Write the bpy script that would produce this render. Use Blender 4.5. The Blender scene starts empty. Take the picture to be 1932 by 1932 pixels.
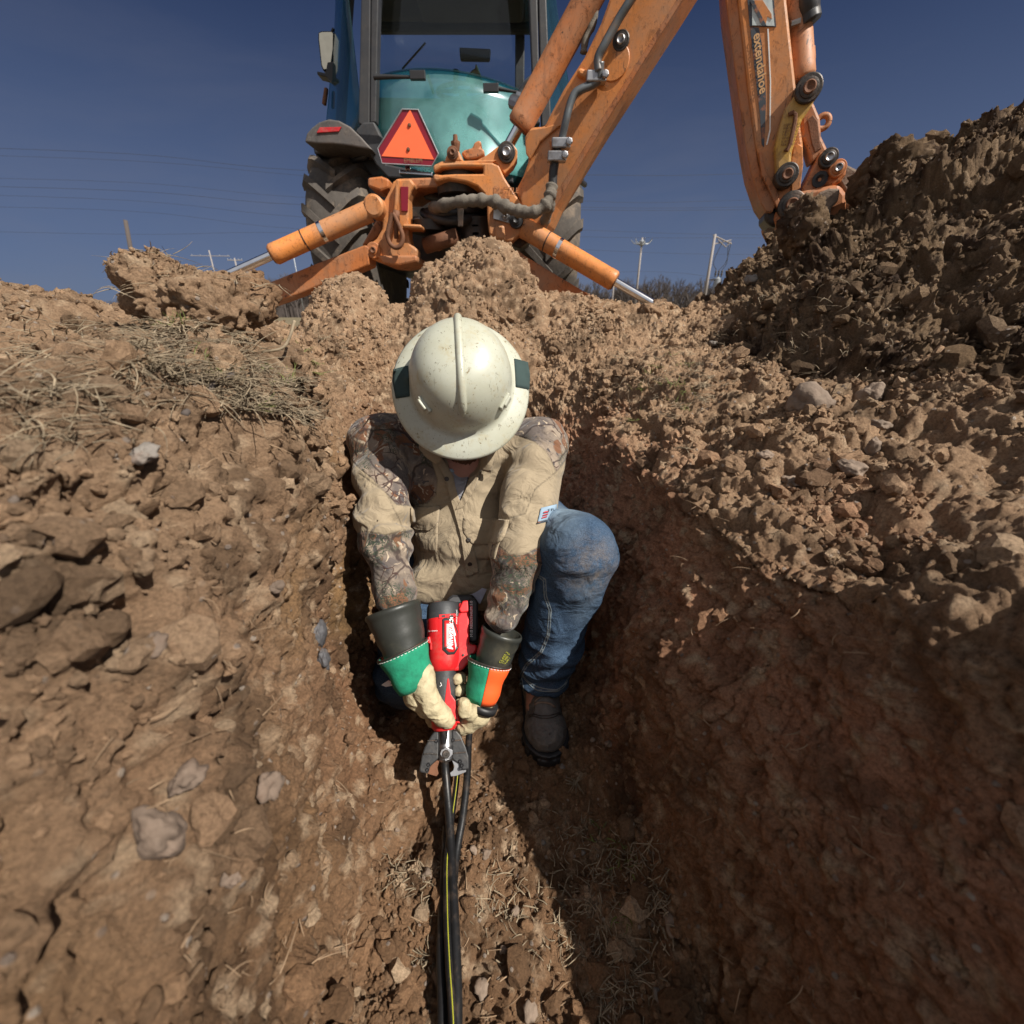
import bpy, math, random
import numpy as np
from mathutils import Vector, Matrix
R = math.radians
random.seed(7); np.random.seed(7)
scene = bpy.context.scene
# ---------------------------------------------------------------- camera
PITCH = R(24.7); FPX = 800.0; CAMZ = 1.0
cam_d = bpy.data.cameras.new('camera'); cam = bpy.data.objects.new('camera', cam_d)
scene.collection.objects.link(cam); scene.camera = cam
cam.location = (0, 0, CAMZ); cam.rotation_euler = (math.pi/2 - PITCH, 0, 0)
cam_d.sensor_width = 36; cam_d.lens = 36*FPX/1932
cam_d.clip_start = 0.02; cam_d.clip_end = 5000
cam_d.dof.use_dof = True; cam_d.dof.focus_distance = 1.12; cam_d.dof.aperture_fstop = 4.0
# ---------------------------------------------------------------- sky and sun
SUN = Vector((0.58, -0.38, 0.75)).normalized()
el = math.asin(SUN.z); az = math.atan2(SUN.x, SUN.y)
world = bpy.data.worlds.new('World'); scene.world = world; world.use_nodes = True
nt = world.node_tree; nt.nodes.clear()
wo = nt.nodes.new('ShaderNodeOutputWorld'); bg = nt.nodes.new('ShaderNodeBackground')
sky = nt.nodes.new('ShaderNodeTexSky'); sky.sky_type = 'NISHITA'; sky.sun_disc = False
sky.sun_elevation = el; sky.sun_rotation = az
sky.altitude = 3200; sky.air_density = 1.0; sky.dust_density = 0.6; sky.ozone_density = 2.6
tc = nt.nodes.new('ShaderNodeTexCoord')
mp = nt.nodes.new('ShaderNodeMapping'); mp.inputs['Scale'].default_value = (1.2, 1.2, 5.0)
mp.inputs['Rotation'].default_value = (0.15, 0.35, 0.3)
cn = nt.nodes.new('ShaderNodeTexNoise'); cn.inputs['Scale'].default_value = 1.6; cn.inputs['Detail'].default_value = 6
cn.inputs['Roughness'].default_value = 0.55; cn.inputs['Distortion'].default_value = 0.6
cr = nt.nodes.new('ShaderNodeMapRange'); cr.inputs[1].default_value = 0.46; cr.inputs[2].default_value = 0.80
cr.inputs[3].default_value = 0.0; cr.inputs[4].default_value = 0.42
sp = nt.nodes.new('ShaderNodeSeparateXYZ')
hz = nt.nodes.new('ShaderNodeMapRange'); hz.inputs[1].default_value = 0.45; hz.inputs[2].default_value = 0.0
hz.inputs[3].default_value = 0.15; hz.inputs[4].default_value = 1.0
mu = nt.nodes.new('ShaderNodeMath'); mu.operation = 'MULTIPLY'
mix = nt.nodes.new('ShaderNodeMixRGB'); mix.inputs[2].default_value = (1.7, 1.75, 2.2, 1)
tint = nt.nodes.new('ShaderNodeMixRGB'); tint.blend_type = 'MULTIPLY'; tint.inputs[0].default_value = 1
tint.inputs[2].default_value = (0.085, 0.15, 0.275, 1)
L = nt.links.new
L(tc.outputs['Generated'], mp.inputs[0]); L(mp.outputs[0], cn.inputs['Vector']); L(cn.outputs['Fac'], cr.inputs[0])
L(tc.outputs['Generated'], sp.inputs[0]); L(sp.outputs[2], hz.inputs[0])
L(cr.outputs[0], mu.inputs[0]); L(hz.outputs[0], mu.inputs[1]); L(mu.outputs[0], mix.inputs[0])
L(sky.outputs[0], tint.inputs[1])
hz2 = nt.nodes.new('ShaderNodeMapRange'); L(sp.outputs[2], hz2.inputs[0]); hz2.inputs[1].default_value = .50; hz2.inputs[2].default_value = .0; hz2.inputs[3].default_value = 0; hz2.inputs[4].default_value = .85
mixh = nt.nodes.new('ShaderNodeMixRGB'); mixh.inputs[2].default_value = (1.35, 1.75, 2.7, 1); L(hz2.outputs[0], mixh.inputs[0]); L(tint.outputs[0], mixh.inputs[1]); L(mixh.outputs[0], mix.inputs[1]);  L(bg.outputs[0], wo.inputs[0])
# unseen bright clouds overhead and behind the camera, added to fill the shadows
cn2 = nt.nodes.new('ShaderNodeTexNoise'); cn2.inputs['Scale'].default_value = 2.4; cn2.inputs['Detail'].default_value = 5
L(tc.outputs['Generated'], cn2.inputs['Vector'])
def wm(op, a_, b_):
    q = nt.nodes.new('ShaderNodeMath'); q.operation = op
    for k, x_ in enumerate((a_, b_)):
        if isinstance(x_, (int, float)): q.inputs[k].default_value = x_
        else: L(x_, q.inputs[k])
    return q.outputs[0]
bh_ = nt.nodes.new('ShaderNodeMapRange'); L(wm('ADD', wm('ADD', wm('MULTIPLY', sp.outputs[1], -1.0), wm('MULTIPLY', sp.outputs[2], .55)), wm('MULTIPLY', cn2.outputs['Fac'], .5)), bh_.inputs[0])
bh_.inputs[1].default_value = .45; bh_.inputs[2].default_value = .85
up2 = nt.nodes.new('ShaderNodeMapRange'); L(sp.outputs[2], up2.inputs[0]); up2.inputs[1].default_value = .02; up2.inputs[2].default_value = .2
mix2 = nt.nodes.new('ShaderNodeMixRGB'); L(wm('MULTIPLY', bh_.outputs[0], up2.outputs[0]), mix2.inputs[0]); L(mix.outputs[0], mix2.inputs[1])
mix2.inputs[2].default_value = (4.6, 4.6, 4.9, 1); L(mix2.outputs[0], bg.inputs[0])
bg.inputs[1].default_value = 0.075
sd = bpy.data.lights.new('sun', 'SUN'); sd.energy = 5.0; sd.angle = R(0.55); sd.color = (1.0, 0.945, 0.86)
so = bpy.data.objects.new('sun', sd); scene.collection.objects.link(so)
so.rotation_euler = (-SUN).to_track_quat('-Z', 'Y').to_euler()
scene.view_settings.view_transform = 'Standard'; scene.view_settings.look = 'None'
scene.view_settings.exposure = 0.50; scene.view_settings.gamma = 1.0
scene.cycles.max_bounces = 6; scene.cycles.transparent_max_bounces = 12
scene.cycles.use_denoising = True
# ---------------------------------------------------------------- maths helpers
CP, SP = math.cos(PITCH), math.sin(PITCH)
def ray(x, y):
    cx = (x-966)/FPX; cy = (966-y)/FPX
    return Vector((cx, CP + cy*SP, -SP + cy*CP))
def P(x, y, s=None, Y=None, z=None):
    """world point seen at (x, y) of the 1932 px photograph at a given depth, distance or height"""
    d = ray(x, y)
    if s is None: s = Y/d.y if Y is not None else (z-CAMZ)/d.z
    return Vector((0, 0, CAMZ)) + d*s
def A_(x, y): return (536.7+.3086*x, .3086*y)
def B_(x, y): return (1133.0+.3086*x, .3086*y)
def C_(x, y): return (626.1+.3086*x, 536.7+.3086*y)
def D_(x, y): return (626.1+.3086*x, 1013.7+.3086*y)
_lat = np.random.RandomState(3).rand(64, 64, 64).astype(np.float32)*2-1
def vnoise(p):
    f = np.floor(p); t = p-f; i = f.astype(np.int64) & 63; j = (i+1) & 63
    t = t*t*t*(t*(t*6-15)+10)
    x0, y0, z0 = i[:, 0], i[:, 1], i[:, 2]; x1, y1, z1 = j[:, 0], j[:, 1], j[:, 2]
    tx, ty, tz = t[:, 0], t[:, 1], t[:, 2]
    a = _lat[x0, y0, z0]*(1-tx)+_lat[x1, y0, z0]*tx; b = _lat[x0, y1, z0]*(1-tx)+_lat[x1, y1, z0]*tx
    c = _lat[x0, y0, z1]*(1-tx)+_lat[x1, y0, z1]*tx; d = _lat[x0, y1, z1]*(1-tx)+_lat[x1, y1, z1]*tx
    return (a*(1-ty)+b*ty)*(1-tz)+(c*(1-ty)+d*ty)*tz
def fbm(p, o=4, g=.5):
    s = 0; a = 1; q = p.copy()
    for k in range(o):
        s = s+a*vnoise(q); q = q*2.03+17.3; a *= g
    return s
_jit = np.random.RandomState(5).rand(32, 32, 32, 3).astype(np.float32)
def worley(p):
    f = np.floor(p).astype(np.int64); t = p-f
    d1 = np.full(len(p), 9.); d2 = np.full(len(p), 9.)
    for a in (-1, 0, 1):
        for b in (-1, 0, 1):
            for c in (-1, 0, 1):
                o = np.array([a, b, c]); j = _jit[(f[:, 0]+a) & 31, (f[:, 1]+b) & 31, (f[:, 2]+c) & 31]
                e = j+o-t; d = (e*e).sum(1)
                m = d < d1
                d2 = np.where(m, d1, np.minimum(d2, d)); d1 = np.where(m, d, d1)
    return np.sqrt(d1), np.sqrt(d2)
# ---------------------------------------------------------------- object helpers
COL = scene.collection
def mesh_np(name, V, F, mat=None, smooth=True, parent=None, attrs=None):
    V = np.asarray(V, dtype=np.float32)
    me = bpy.data.meshes.new(name)
    if isinstance(F, np.ndarray):
        n = F.shape[1]
        me.vertices.add(len(V)); me.vertices.foreach_set('co', V.ravel())
        me.loops.add(F.size); me.loops.foreach_set('vertex_index', F.astype(np.int32).ravel())
        me.polygons.add(len(F)); me.polygons.foreach_set('loop_start', np.arange(0, F.size, n, dtype=np.int32))
        me.polygons.foreach_set('loop_total', np.full(len(F), n, dtype=np.int32))
        me.update(calc_edges=True)
    else:
        me.from_pydata([tuple(v) for v in V.tolist()], [], F); me.update()
    me.polygons.foreach_set('use_smooth', np.full(len(me.polygons), smooth, dtype=bool))
    if attrs:
        for k, a in attrs.items():
            if np.ndim(a) == 2:
                at = me.attributes.new(k, 'FLOAT_COLOR', 'POINT'); at.data.foreach_set('color', np.concatenate([a, np.ones((len(a), 1))], 1).astype(np.float32).ravel()); continue
            at = me.attributes.new(k, 'FLOAT', 'POINT'); at.data.foreach_set('value', np.asarray(a, dtype=np.float32))
    o = bpy.data.objects.new(name, me); COL.objects.link(o)
    if mat: me.materials.append(mat)
    if parent: o.parent = parent; o.matrix_parent_inverse = parent_world(parent).inverted()
    return o
def parent_world(o):
    m = Matrix.LocRotScale(o.location, o.rotation_euler, o.scale)
    if o.parent: m = parent_world(o.parent) @ o.matrix_parent_inverse @ m
    return m
def tag(o, label=None, cat=None, group=None, kind=None):
    if label: o['label'] = label
    if cat: o['category'] = cat
    if group: o['group'] = group
    if kind: o['kind'] = kind
    return o
def empty(name, loc):
    o = bpy.data.objects.new(name, None); COL.objects.link(o); o.location = loc; o.empty_display_size = .05
    return o
class MB:
    """collects shapes and links them as one mesh"""
    def __init__(s): s.v = []; s.f = []
    def add(s, V, F):
        n = len(s.v); s.v += [Vector(v) for v in V]; s.f += [tuple(i+n for i in f) for f in F]
    def prism(s, pts, off):
        pts = [Vector(p) for p in pts]; off = Vector(off); n = len(pts)
        nrm = Vector((0, 0, 0))
        for i in range(n): nrm += (pts[i]-pts[0]).cross(pts[(i+1) % n]-pts[0])
        if nrm.dot(off) > 0: pts = pts[::-1]
        V = pts+[p+off for p in pts]
        F = [tuple(range(n)), tuple(range(2*n-1, n-1, -1))]+[(i, i+n, (i+1) % n+n, (i+1) % n) for i in range(n)]
        s.add(V, F)
    def box(s, c, size, rot=None):
        c = Vector(c); hx, hy, hz_ = [q/2 for q in size]
        V = [Vector((x, y, z)) for x in (-hx, hx) for y in (-hy, hy) for z in (-hz_, hz_)]
        if rot is not None: V = [rot @ v for v in V]
        s.add([c+v for v in V], [(0, 1, 3, 2), (4, 6, 7, 5), (0, 4, 5, 1), (2, 3, 7, 6), (0, 2, 6, 4), (1, 5, 7, 3)])
    def tube(s, pts, r, n=10, caps=True):
        pts = [Vector(p) for p in pts]; m = len(pts)
        rr = [r]*m if not hasattr(r, '__len__') else list(r)
        t0 = (pts[1]-pts[0]).normalized(); u = t0.orthogonal().normalized(); V = []
        for i in range(m):
            t = (pts[min(i+1, m-1)]-pts[max(i-1, 0)]).normalized()
            u = (u-t*u.dot(t)).normalized(); w = t.cross(u)
            for k in range(n):
                a = 2*math.pi*k/n; V.append(pts[i]+(u*math.cos(a)+w*math.sin(a))*rr[i])
        F = [(i*n+k, i*n+(k+1) % n, (i+1)*n+(k+1) % n, (i+1)*n+k) for i in range(m-1) for k in range(n)]
        if caps: F += [tuple(range(n-1, -1, -1)), tuple(range((m-1)*n, m*n))]
        s.add(V, F)
    def lathe(s, c, axis, prof, n=24, ref=None):
        """prof: list of (along axis, radius)"""
        c = Vector(c); a = Vector(axis).normalized(); u = (Vector(ref)-a*Vector(ref).dot(a)).normalized() if ref else a.orthogonal().normalized()
        w = a.cross(u); V = []
        for h, r in prof:
            for k in range(n):
                t = 2*math.pi*k/n; V.append(c+a*h+(u*math.cos(t)+w*math.sin(t))*max(r, 1e-5))
        m = len(prof)
        F = [(i*n+k, i*n+(k+1) % n, (i+1)*n+(k+1) % n, (i+1)*n+k) for i in range(m-1) for k in range(n)]
        F += [tuple(range(n-1, -1, -1)), tuple(range((m-1)*n, m*n))]
        s.add(V, F)
    def build(s, name, mat, parent=None, bevel=0, smooth=False, seg=2, autosm=None):
        o = mesh_np(name, [tuple(v) for v in s.v], s.f, mat, smooth, parent)
        if bevel:
            b = o.modifiers.new('bevel', 'BEVEL'); b.width = bevel; b.segments = seg; b.limit_method = 'ANGLE'; b.angle_limit = R(35)
        if autosm:
            import bmesh
            bm = bmesh.new(); bm.from_mesh(o.data)
            for e in bm.edges:
                if len(e.link_faces) == 2 and e.calc_face_angle(0) > R(autosm): e.smooth = False
            for f in bm.faces: f.smooth = True
            bm.to_mesh(o.data); bm.free()
        return o
def spline(pts, n=8):
    pts = [Vector(p) for p in pts]; q = [pts[0]*2-pts[1]]+pts+[pts[-1]*2-pts[-2]]; out = []
    for i in range(1, len(q)-2):
        for k in range(n):
            t = k/n; a, b, c, d = q[i-1:i+3]
            out.append(.5*((2*b)+(c-a)*t+(2*a-5*b+4*c-d)*t*t+(3*b-a-3*c+d)*t**3))
    out.append(pts[-1]); return out
def text(name, body, org, right, up, h, mat, parent=None, depth=.0006, shear=0, bold=0):
    cu = bpy.data.curves.new('t', 'FONT'); cu.body = body; cu.size = 1; cu.extrude = .0; cu.shear = shear; cu.offset = bold
    ob = bpy.data.objects.new('t', cu); COL.objects.link(ob)
    dg = bpy.context.evaluated_depsgraph_get(); me = bpy.data.meshes.new_from_object(ob.evaluated_get(dg))
    bpy.data.objects.remove(ob); bpy.data.curves.remove(cu)
    right = Vector(right).normalized(); up = Vector(up); up = (up-right*up.dot(right)).normalized(); nn = right.cross(up)
    me.transform(Matrix.Translation(Vector(org)+nn*depth) @ Matrix((right, up, nn)).transposed().to_4x4() @ Matrix.Scale(h, 4))
    me.name = name; o = bpy.data.objects.new(name, me); COL.objects.link(o); me.materials.clear(); me.materials.append(mat)
    if parent: o.parent = parent; o.matrix_parent_inverse = parent_world(parent).inverted()
    return o
# signed distance modelling: fields on a grid, surface nets, projection onto the surface
def seg_(p, a, b, ra, rb):
    a = np.array(a, dtype=np.float64); b = np.array(b, dtype=np.float64); ab = b-a
    t = np.clip(((p-a) @ ab)/(ab @ ab), 0, 1)
    return np.linalg.norm(p-a-t[:, None]*ab, axis=1)-(ra+(rb-ra)*t)
def ell(p, c, r, M=None):
    q = p-np.array(c)
    if M is not None: q = q @ np.array(M)      # columns of M: local axes
    r = np.array(r); k0 = np.linalg.norm(q/r, axis=1); k1 = np.linalg.norm(q/(r*r), axis=1)+1e-9
    return k0*(k0-1)/k1
def smin(a, b, k):
    h = np.clip(.5+.5*(b-a)/k, 0, 1); return b*(1-h)+a*h-k*h*(1-h)
def sdf_mesh(f, lo, hi, h, proj=3):
    lo = np.array(lo); hi = np.array(hi); n = np.ceil((hi-lo)/h).astype(int)+1
    ax = [lo[i]+np.arange(n[i])*h for i in range(3)]
    G = np.stack(np.meshgrid(*ax, indexing='ij'), -1).reshape(-1, 3)
    D = np.concatenate([f(G[i:i+400000]) for i in range(0, len(G), 400000)]).reshape(n)
    S = D < 0
    c = [S[i:n[0]-1+i, j:n[1]-1+j, k:n[2]-1+k] for i in (0, 1) for j in (0, 1) for k in (0, 1)]
    cnt = sum(x.astype(int) for x in c); act = (cnt > 0) & (cnt < 8)
    idx = -np.ones(act.shape, dtype=int); idx[act] = np.arange(act.sum())
    V = lo+(np.argwhere(act)+.5)*h
    F = []
    for axn in range(3):
        a = [slice(None)]*3; b = [slice(None)]*3; a[axn] = slice(0, -1); b[axn] = slice(1, None)
        s0 = S[tuple(a)]; s1 = S[tuple(b)]; E = np.argwhere(s0 != s1)
        o1, o2 = [(1, 2), (2, 0), (0, 1)][axn]
        ok = (E[:, o1] > 0) & (E[:, o2] > 0) & (E[:, o1] < n[o1]-1) & (E[:, o2] < n[o2]-1); E = E[ok]
        def g(d1, d2):
            q = E.copy(); q[:, o1] += d1; q[:, o2] += d2; return idx[q[:, 0], q[:, 1], q[:, 2]]
        q = np.stack([g(-1, -1), g(0, -1), g(0, 0), g(-1, 0)], 1)
        fl = ~s0[E[:, 0], E[:, 1], E[:, 2]]; q[fl] = q[fl][:, ::-1]; F.append(q)
    F = np.concatenate(F)
    e = h*.25
    for _ in range(proj):
        d = f(V); g = np.stack([f(V+np.eye(3)[i]*e)-f(V-np.eye(3)[i]*e) for i in range(3)], 1)/(2*e)
        g /= np.maximum(np.linalg.norm(g, axis=1)[:, None], .3)**2
        V = V-np.clip(d, -h, h)[:, None]*g*.9
    return V, F
# ---------------------------------------------------------------- materials
class NM:
    def __init__(s, name):
        s.m = bpy.data.materials.new(name); s.m.use_nodes = True; s.t = s.m.node_tree
        s.b = s.t.nodes['Principled BSDF']; s.out = s.t.nodes['Material Output']; s.pos = None
    def n(s, ty, **k):
        q = s.t.nodes.new('ShaderNode'+ty)
        for a, v in k.items():
            if a.startswith('i_'):
                q.inputs[int(a[2:]) if a[2:].isdigit() else a[2:].replace('_', ' ')].default_value = v
            else: setattr(q, a, v)
        return q
    def l(s, a, b): s.t.links.new(a, b)
    def P(s):
        if s.pos is None: s.pos = s.n('NewGeometry').outputs['Position']
        return s.pos
    def noise(s, sc, det=4, rough=.5, dist=0, vec=None, map_=None):
        q = s.n('TexNoise'); q.inputs['Scale'].default_value = sc; q.inputs['Detail'].default_value = det
        q.inputs['Roughness'].default_value = rough; q.inputs['Distortion'].default_value = dist
        v = vec or s.P()
        if map_:
            m = s.n('Mapping'); m.inputs['Scale'].default_value = map_; s.l(v, m.inputs[0]); v = m.outputs[0]
        s.l(v, q.inputs['Vector']); return q.outputs['Fac']
    def vor(s, sc, feat='F1', out='Distance', vec=None):
        q = s.n('TexVoronoi', feature=feat); q.inputs['Scale'].default_value = sc; s.l(vec or s.P(), q.inputs['Vector']); return q.outputs[out]
    def rng(s, v, a, b, c=0, d=1):
        q = s.n('MapRange'); s.l(v, q.inputs[0])
        for i, x in enumerate((a, b, c, d)): q.inputs[i+1].default_value = x
        return q.outputs[0]
    def mixc(s, f, a, b, mode='MIX'):
        q = s.n('MixRGB', blend_type=mode)
        for k, x in enumerate((f, a, b)):
            if isinstance(x, (int, float)): q.inputs[k].default_value = x
            elif isinstance(x, tuple): q.inputs[k].default_value = (*x, 1) if len(x) == 3 else x
            else: s.l(x, q.inputs[k])
        return q.outputs[0]
    def math(s, op, a, b=None):
        q = s.n('Math', operation=op)
        for k, x in enumerate((a, b)):
            if x is None: continue
            if isinstance(x, (int, float)): q.inputs[k].default_value = x
            else: s.l(x, q.inputs[k])
        return q.outputs[0]
    def ramp(s, f, stops):
        q = s.n('ValToRGB'); s.l(f, q.inputs[0]); e = q.color_ramp.elements
        while len(e) < len(stops): e.new(.5)
        for k, (p, c) in enumerate(stops): e[k].position = p; e[k].color = (*c, 1)
        return q.outputs[0]
    def attr(s, name): return s.n('Attribute', attribute_name=name).outputs['Fac']
    def col(s, c):
        if isinstance(c, tuple): s.b.inputs['Base Color'].default_value = (*c, 1)
        else: s.l(c, s.b.inputs['Base Color'])
        return s
    def set(s, rough=None, metal=None, spec=None, coat=None):
        for k, v in (('Roughness', rough), ('Metallic', metal), ('Specular IOR Level', spec), ('Coat Weight', coat)):
            if v is None: continue
            if isinstance(v, (int, float)): s.b.inputs[k].default_value = v
            else: s.l(v, s.b.inputs[k])
        return s
    def bump(s, h, dist=.002, st=1.0):
        q = s.n('Bump'); q.inputs['Strength'].default_value = st; q.inputs['Distance'].default_value = dist
        s.l(h, q.inputs['Height'])
        if s.b.inputs['Normal'].is_linked:
            s.l(s.b.inputs['Normal'].links[0].from_socket, q.inputs['Normal'])
        s.l(q.outputs[0], s.b.inputs['Normal']); return s
def soil(name, k=1.0):
    m = NM(name)
    base = m.n('Attribute', attribute_name='tone').outputs['Color']
    n4 = m.noise(230, 3, .65)
    c = m.mixc(m.rng(n4, .38, .70), base, m.mixc(.5, base, (.045, .028, .018)))
    pv = m.n('TexVoronoi', feature='F1'); pv.inputs['Scale'].default_value = 85; m.l(m.P(), pv.inputs['Vector'])
    sep = m.n('SeparateXYZ'); m.l(pv.outputs['Color'], sep.inputs[0])
    peb = m.math('MULTIPLY', m.rng(pv.outputs['Distance'], .36, .22), m.rng(sep.outputs[0], .90, .94))
    c = m.mixc(peb, c, m.mixc(sep.outputs[1], (.46, .38, .31), (.22, .17, .14)))
    m.col(c).set(rough=.96, spec=.15)
    m.bump(m.math('ADD', m.noise(75, 7, .82), m.math('MULTIPLY', peb, .3)), .014*k, .95)
    return m.m
def hsh(n, s=0): return np.random.RandomState(s).rand(n)
def soil_tone(B, up, zone='trench'):
    """base colour of the soil itself: dry grey-tan crust above, red-brown clay below, ochre seams at the foot of the right bank"""
    n1 = fbm(B*3.2+4, 3); n2 = fbm(B*11+8, 3); n3 = fbm(B*42+2, 3)
    def mx(a, b, t): return a+(b-a)*np.clip(t, 0, 1)[:, None]
    dry = np.array([.300, .205, .138]); mid = np.array([.215, .130, .078]); clay = np.array([.150, .075, .043]); dk = np.array([.060, .037, .024])
    if zone == 'heap':
        c = mx(np.array([[.150, .098, .056]]), np.array([[.240, .162, .098]]), .5+n1)
        c = mx(c, dk*1.1, n2*1.1+.10); c = mx(c, np.array([.30, .21, .135]), n3*1.4-.25)
        return c*1.15
    if zone == 'clod': c = mx(np.repeat(mid[None]*1.15, len(B), 0), dry, .5+n1)
    else:
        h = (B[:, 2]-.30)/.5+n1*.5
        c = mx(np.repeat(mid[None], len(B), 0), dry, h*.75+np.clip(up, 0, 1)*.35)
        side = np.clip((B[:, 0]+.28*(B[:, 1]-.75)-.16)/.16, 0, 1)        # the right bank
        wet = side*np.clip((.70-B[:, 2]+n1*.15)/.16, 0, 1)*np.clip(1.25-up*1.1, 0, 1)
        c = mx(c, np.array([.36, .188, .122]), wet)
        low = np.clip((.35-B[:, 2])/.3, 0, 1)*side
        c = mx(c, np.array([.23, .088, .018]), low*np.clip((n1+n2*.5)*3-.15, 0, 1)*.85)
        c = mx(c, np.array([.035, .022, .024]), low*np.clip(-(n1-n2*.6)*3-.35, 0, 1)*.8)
        left = np.clip((-.25-B[:, 0])/.2, 0, 1)*np.clip((.8-B[:, 2])/.2, 0, 1)
        c = mx(c, clay*1.25, left*np.clip(n1*2.2+.15, 0, 1)*.7)
        c = mx(c, np.array([.27, .17, .075]), left*np.clip(-n1*2.6-.3, 0, 1)*.6)
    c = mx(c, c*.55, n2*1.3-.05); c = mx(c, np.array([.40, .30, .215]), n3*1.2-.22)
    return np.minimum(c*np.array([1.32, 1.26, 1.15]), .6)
M = {}
M['soil'] = soil('soil')
M['soil_dark'] = soil('heap_soil', 1.5)
def paint(name, c, rust=(.10, .035, .012), wear=.5, rough=.42, dust=(.30, .20, .13)):
    m = NM(name)
    a = m.noise(6, 5, .6); b = m.noise(45, 5, .7, .5); st = m.noise(20, 5, .7, 1.2, map_=(1, 1, .18))
    cc = m.mixc(m.rng(a, .30, .75, 0, .45), c, tuple(x*.72 for x in c))
    cc = m.mixc(m.rng(b, .57, .68, 0, wear), cc, rust)
    cc = m.mixc(m.rng(st, .54, .72, 0, wear*.9), cc, tuple(x*.35 for x in c))
    cc = m.mixc(m.rng(m.noise(3.5, 6, .7), .42, .64, 0, .55), cc, dust); cc = m.mixc(m.rng(m.noise(13, 6, .8, .8), .56, .64, 0, wear*1.1), cc, tuple(x*.28 for x in c)); cc = m.mixc(m.rng(m.noise(38, 4, .8, 2.0, map_=(1, 1, .3)), .61, .65, 0, wear*1.3), cc, (.05, .03, .02))
    m.col(cc).set(rough=m.rng(a, .3, .7, rough-.08, rough+.2), spec=.4)
    m.bump(b, .0015, .5); return m.m
M['orange'] = paint('orange_paint', (.62, .225, .058))
M['orange_dirty'] = paint('worn_orange_paint', (.47, .155, .044), wear=.75, rough=.5)
M['yellow'] = paint('worn_yellow_paint', (.52, .30, .045), wear=.6)
M['grey_paint'] = paint('dark_grey_paint', (.035, .037, .042), rust=(.09, .07, .05), wear=.35, rough=.45, dust=(.065, .06, .055))
M['fender'] = paint('fender_plastic', (.085, .080, .078), rust=(.25, .22, .18), wear=.5, rough=.55, dust=(.16, .13, .11))
def simple(name, c, rough=.5, metal=0, spec=.5, bs=None, bd=.001, var=.25, vs=20, dirt=None, ds=12, da=.6):
    m = NM(name); n = m.noise(vs, 5, .6)
    cc = m.mixc(m.rng(n, .3, .7, 0, 1), tuple(x*(1-var) for x in c), tuple(min(1, x*(1+var*.6)) for x in c))
    if dirt: cc = m.mixc(m.rng(m.noise(ds, 6, .7), .52, .68, 0, da), cc, dirt)
    m.col(cc).set(rough=rough, metal=metal, spec=spec)
    if bs: m.bump(m.noise(bs, 4, .6), bd, .8)
    return m.m
M['chrome'] = simple('chromed_steel', (.75, .76, .78), .16, 1, var=.08)
M['steel'] = simple('worn_steel', (.36, .36, .37), .4, 1, var=.3, dirt=(.12, .09, .07))
M['iron'] = simple('greasy_iron', (.045, .038, .033), .45, .4, bs=90, bd=.002, dirt=(.14, .08, .05))
M['rust'] = simple('rusty_steel', (.17, .072, .035), .75, .2, bs=120, bd=.002, dirt=(.07, .035, .02))
M['hose'] = simple('black_hose', (.022, .022, .024), .5, bs=60, bd=.001, dirt=(.13, .10, .075))
M['sleeve'] = simple('dusty_fabric_sleeve', (.15, .13, .105), .9, bs=160, bd=.003, dirt=(.06, .05, .04))
M['pipe'] = simple('grey_hydraulic_pipe', (.13, .145, .155), .42, .5, dirt=(.20, .13, .08))
M['black'] = simple('black_plastic', (.016, .016, .018), .5)
M['tyre'] = simple('dusty_tyre_rubber', (.075, .064, .054), .85, bs=50, bd=.003, dirt=(.23, .175, .125), ds=4, da=.85)
M['cabin_lining'] = simple('dark_headliner', (.012, .012, .008), .9)
M['seat'] = simple('tan_vinyl', (.22, .15, .07), .6)
M['red_reflector'] = simple('red_reflector', (.48, .02, .025), .3, dirt=(.35, .20, .16))
M['tri_orange'] = simple('fluorescent_orange_sheet', (.95, .16, .055), .5, var=.04)
M['tri_red'] = simple('dark_red_sheet', (.20, .008, .022), .35, var=.1)
M['white'] = simple('white_lettering', (.8, .8, .78), .5, var=.05)
M['yellow_ink'] = simple('yellow_ink', (.42, .42, .03), .6, var=.1)
M['decal_blue'] = simple('faded_dark_decal', (.045, .055, .07), .6, dirt=(.40, .14, .05), ds=30, da=.9)
M['decal_white'] = simple('faded_pale_decal', (.55, .62, .62), .5, dirt=(.3, .25, .2), ds=30)
M['decal_tan'] = simple('faded_tan_lettering', (.62, .36, .16), .6, var=.2)
M['wood'] = simple('weathered_pole_wood', (.30, .27, .25), .85, bs=20, bd=.01)
M['galv'] = simple('galvanised_metal', (.33, .35, .37), .5, .4)
M['wire'] = simple('overhead_wire', (.035, .037, .045), .6)
M['bark'] = simple('grey_winter_bark', (.085, .068, .060), .9)
M['straw'] = simple('dry_straw', (.30, .235, .155), .85, var=.6, vs=45)
M['grass_green'] = simple('fresh_green_grass', (.16, .19, .045), .7, var=.4, vs=35)
M['root'] = simple('pale_root', (.30, .20, .12), .85, var=.4, vs=30)
M['stone'] = simple('tan_field_stone', (.21, .155, .115), .9, bs=45, bd=.006, var=.35, vs=30, dirt=(.14, .085, .055), ds=25)
M['stone_brown'] = simple('brown_clay_stone', (.15, .108, .08), .9, bs=45, bd=.005, var=.35, vs=30, dirt=(.10, .06, .04), ds=25)
M['stone_grey'] = simple('grey_stone', (.17, .15, .13), .85, bs=60, bd=.004, var=.3, dirt=(.16, .10, .07), ds=30)
M['slate'] = simple('dark_slate_stone', (.075, .073, .078), .7, bs=60, bd=.005, dirt=(.20, .14, .10), ds=30)
M['field'] = NM('field_grass')
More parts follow.
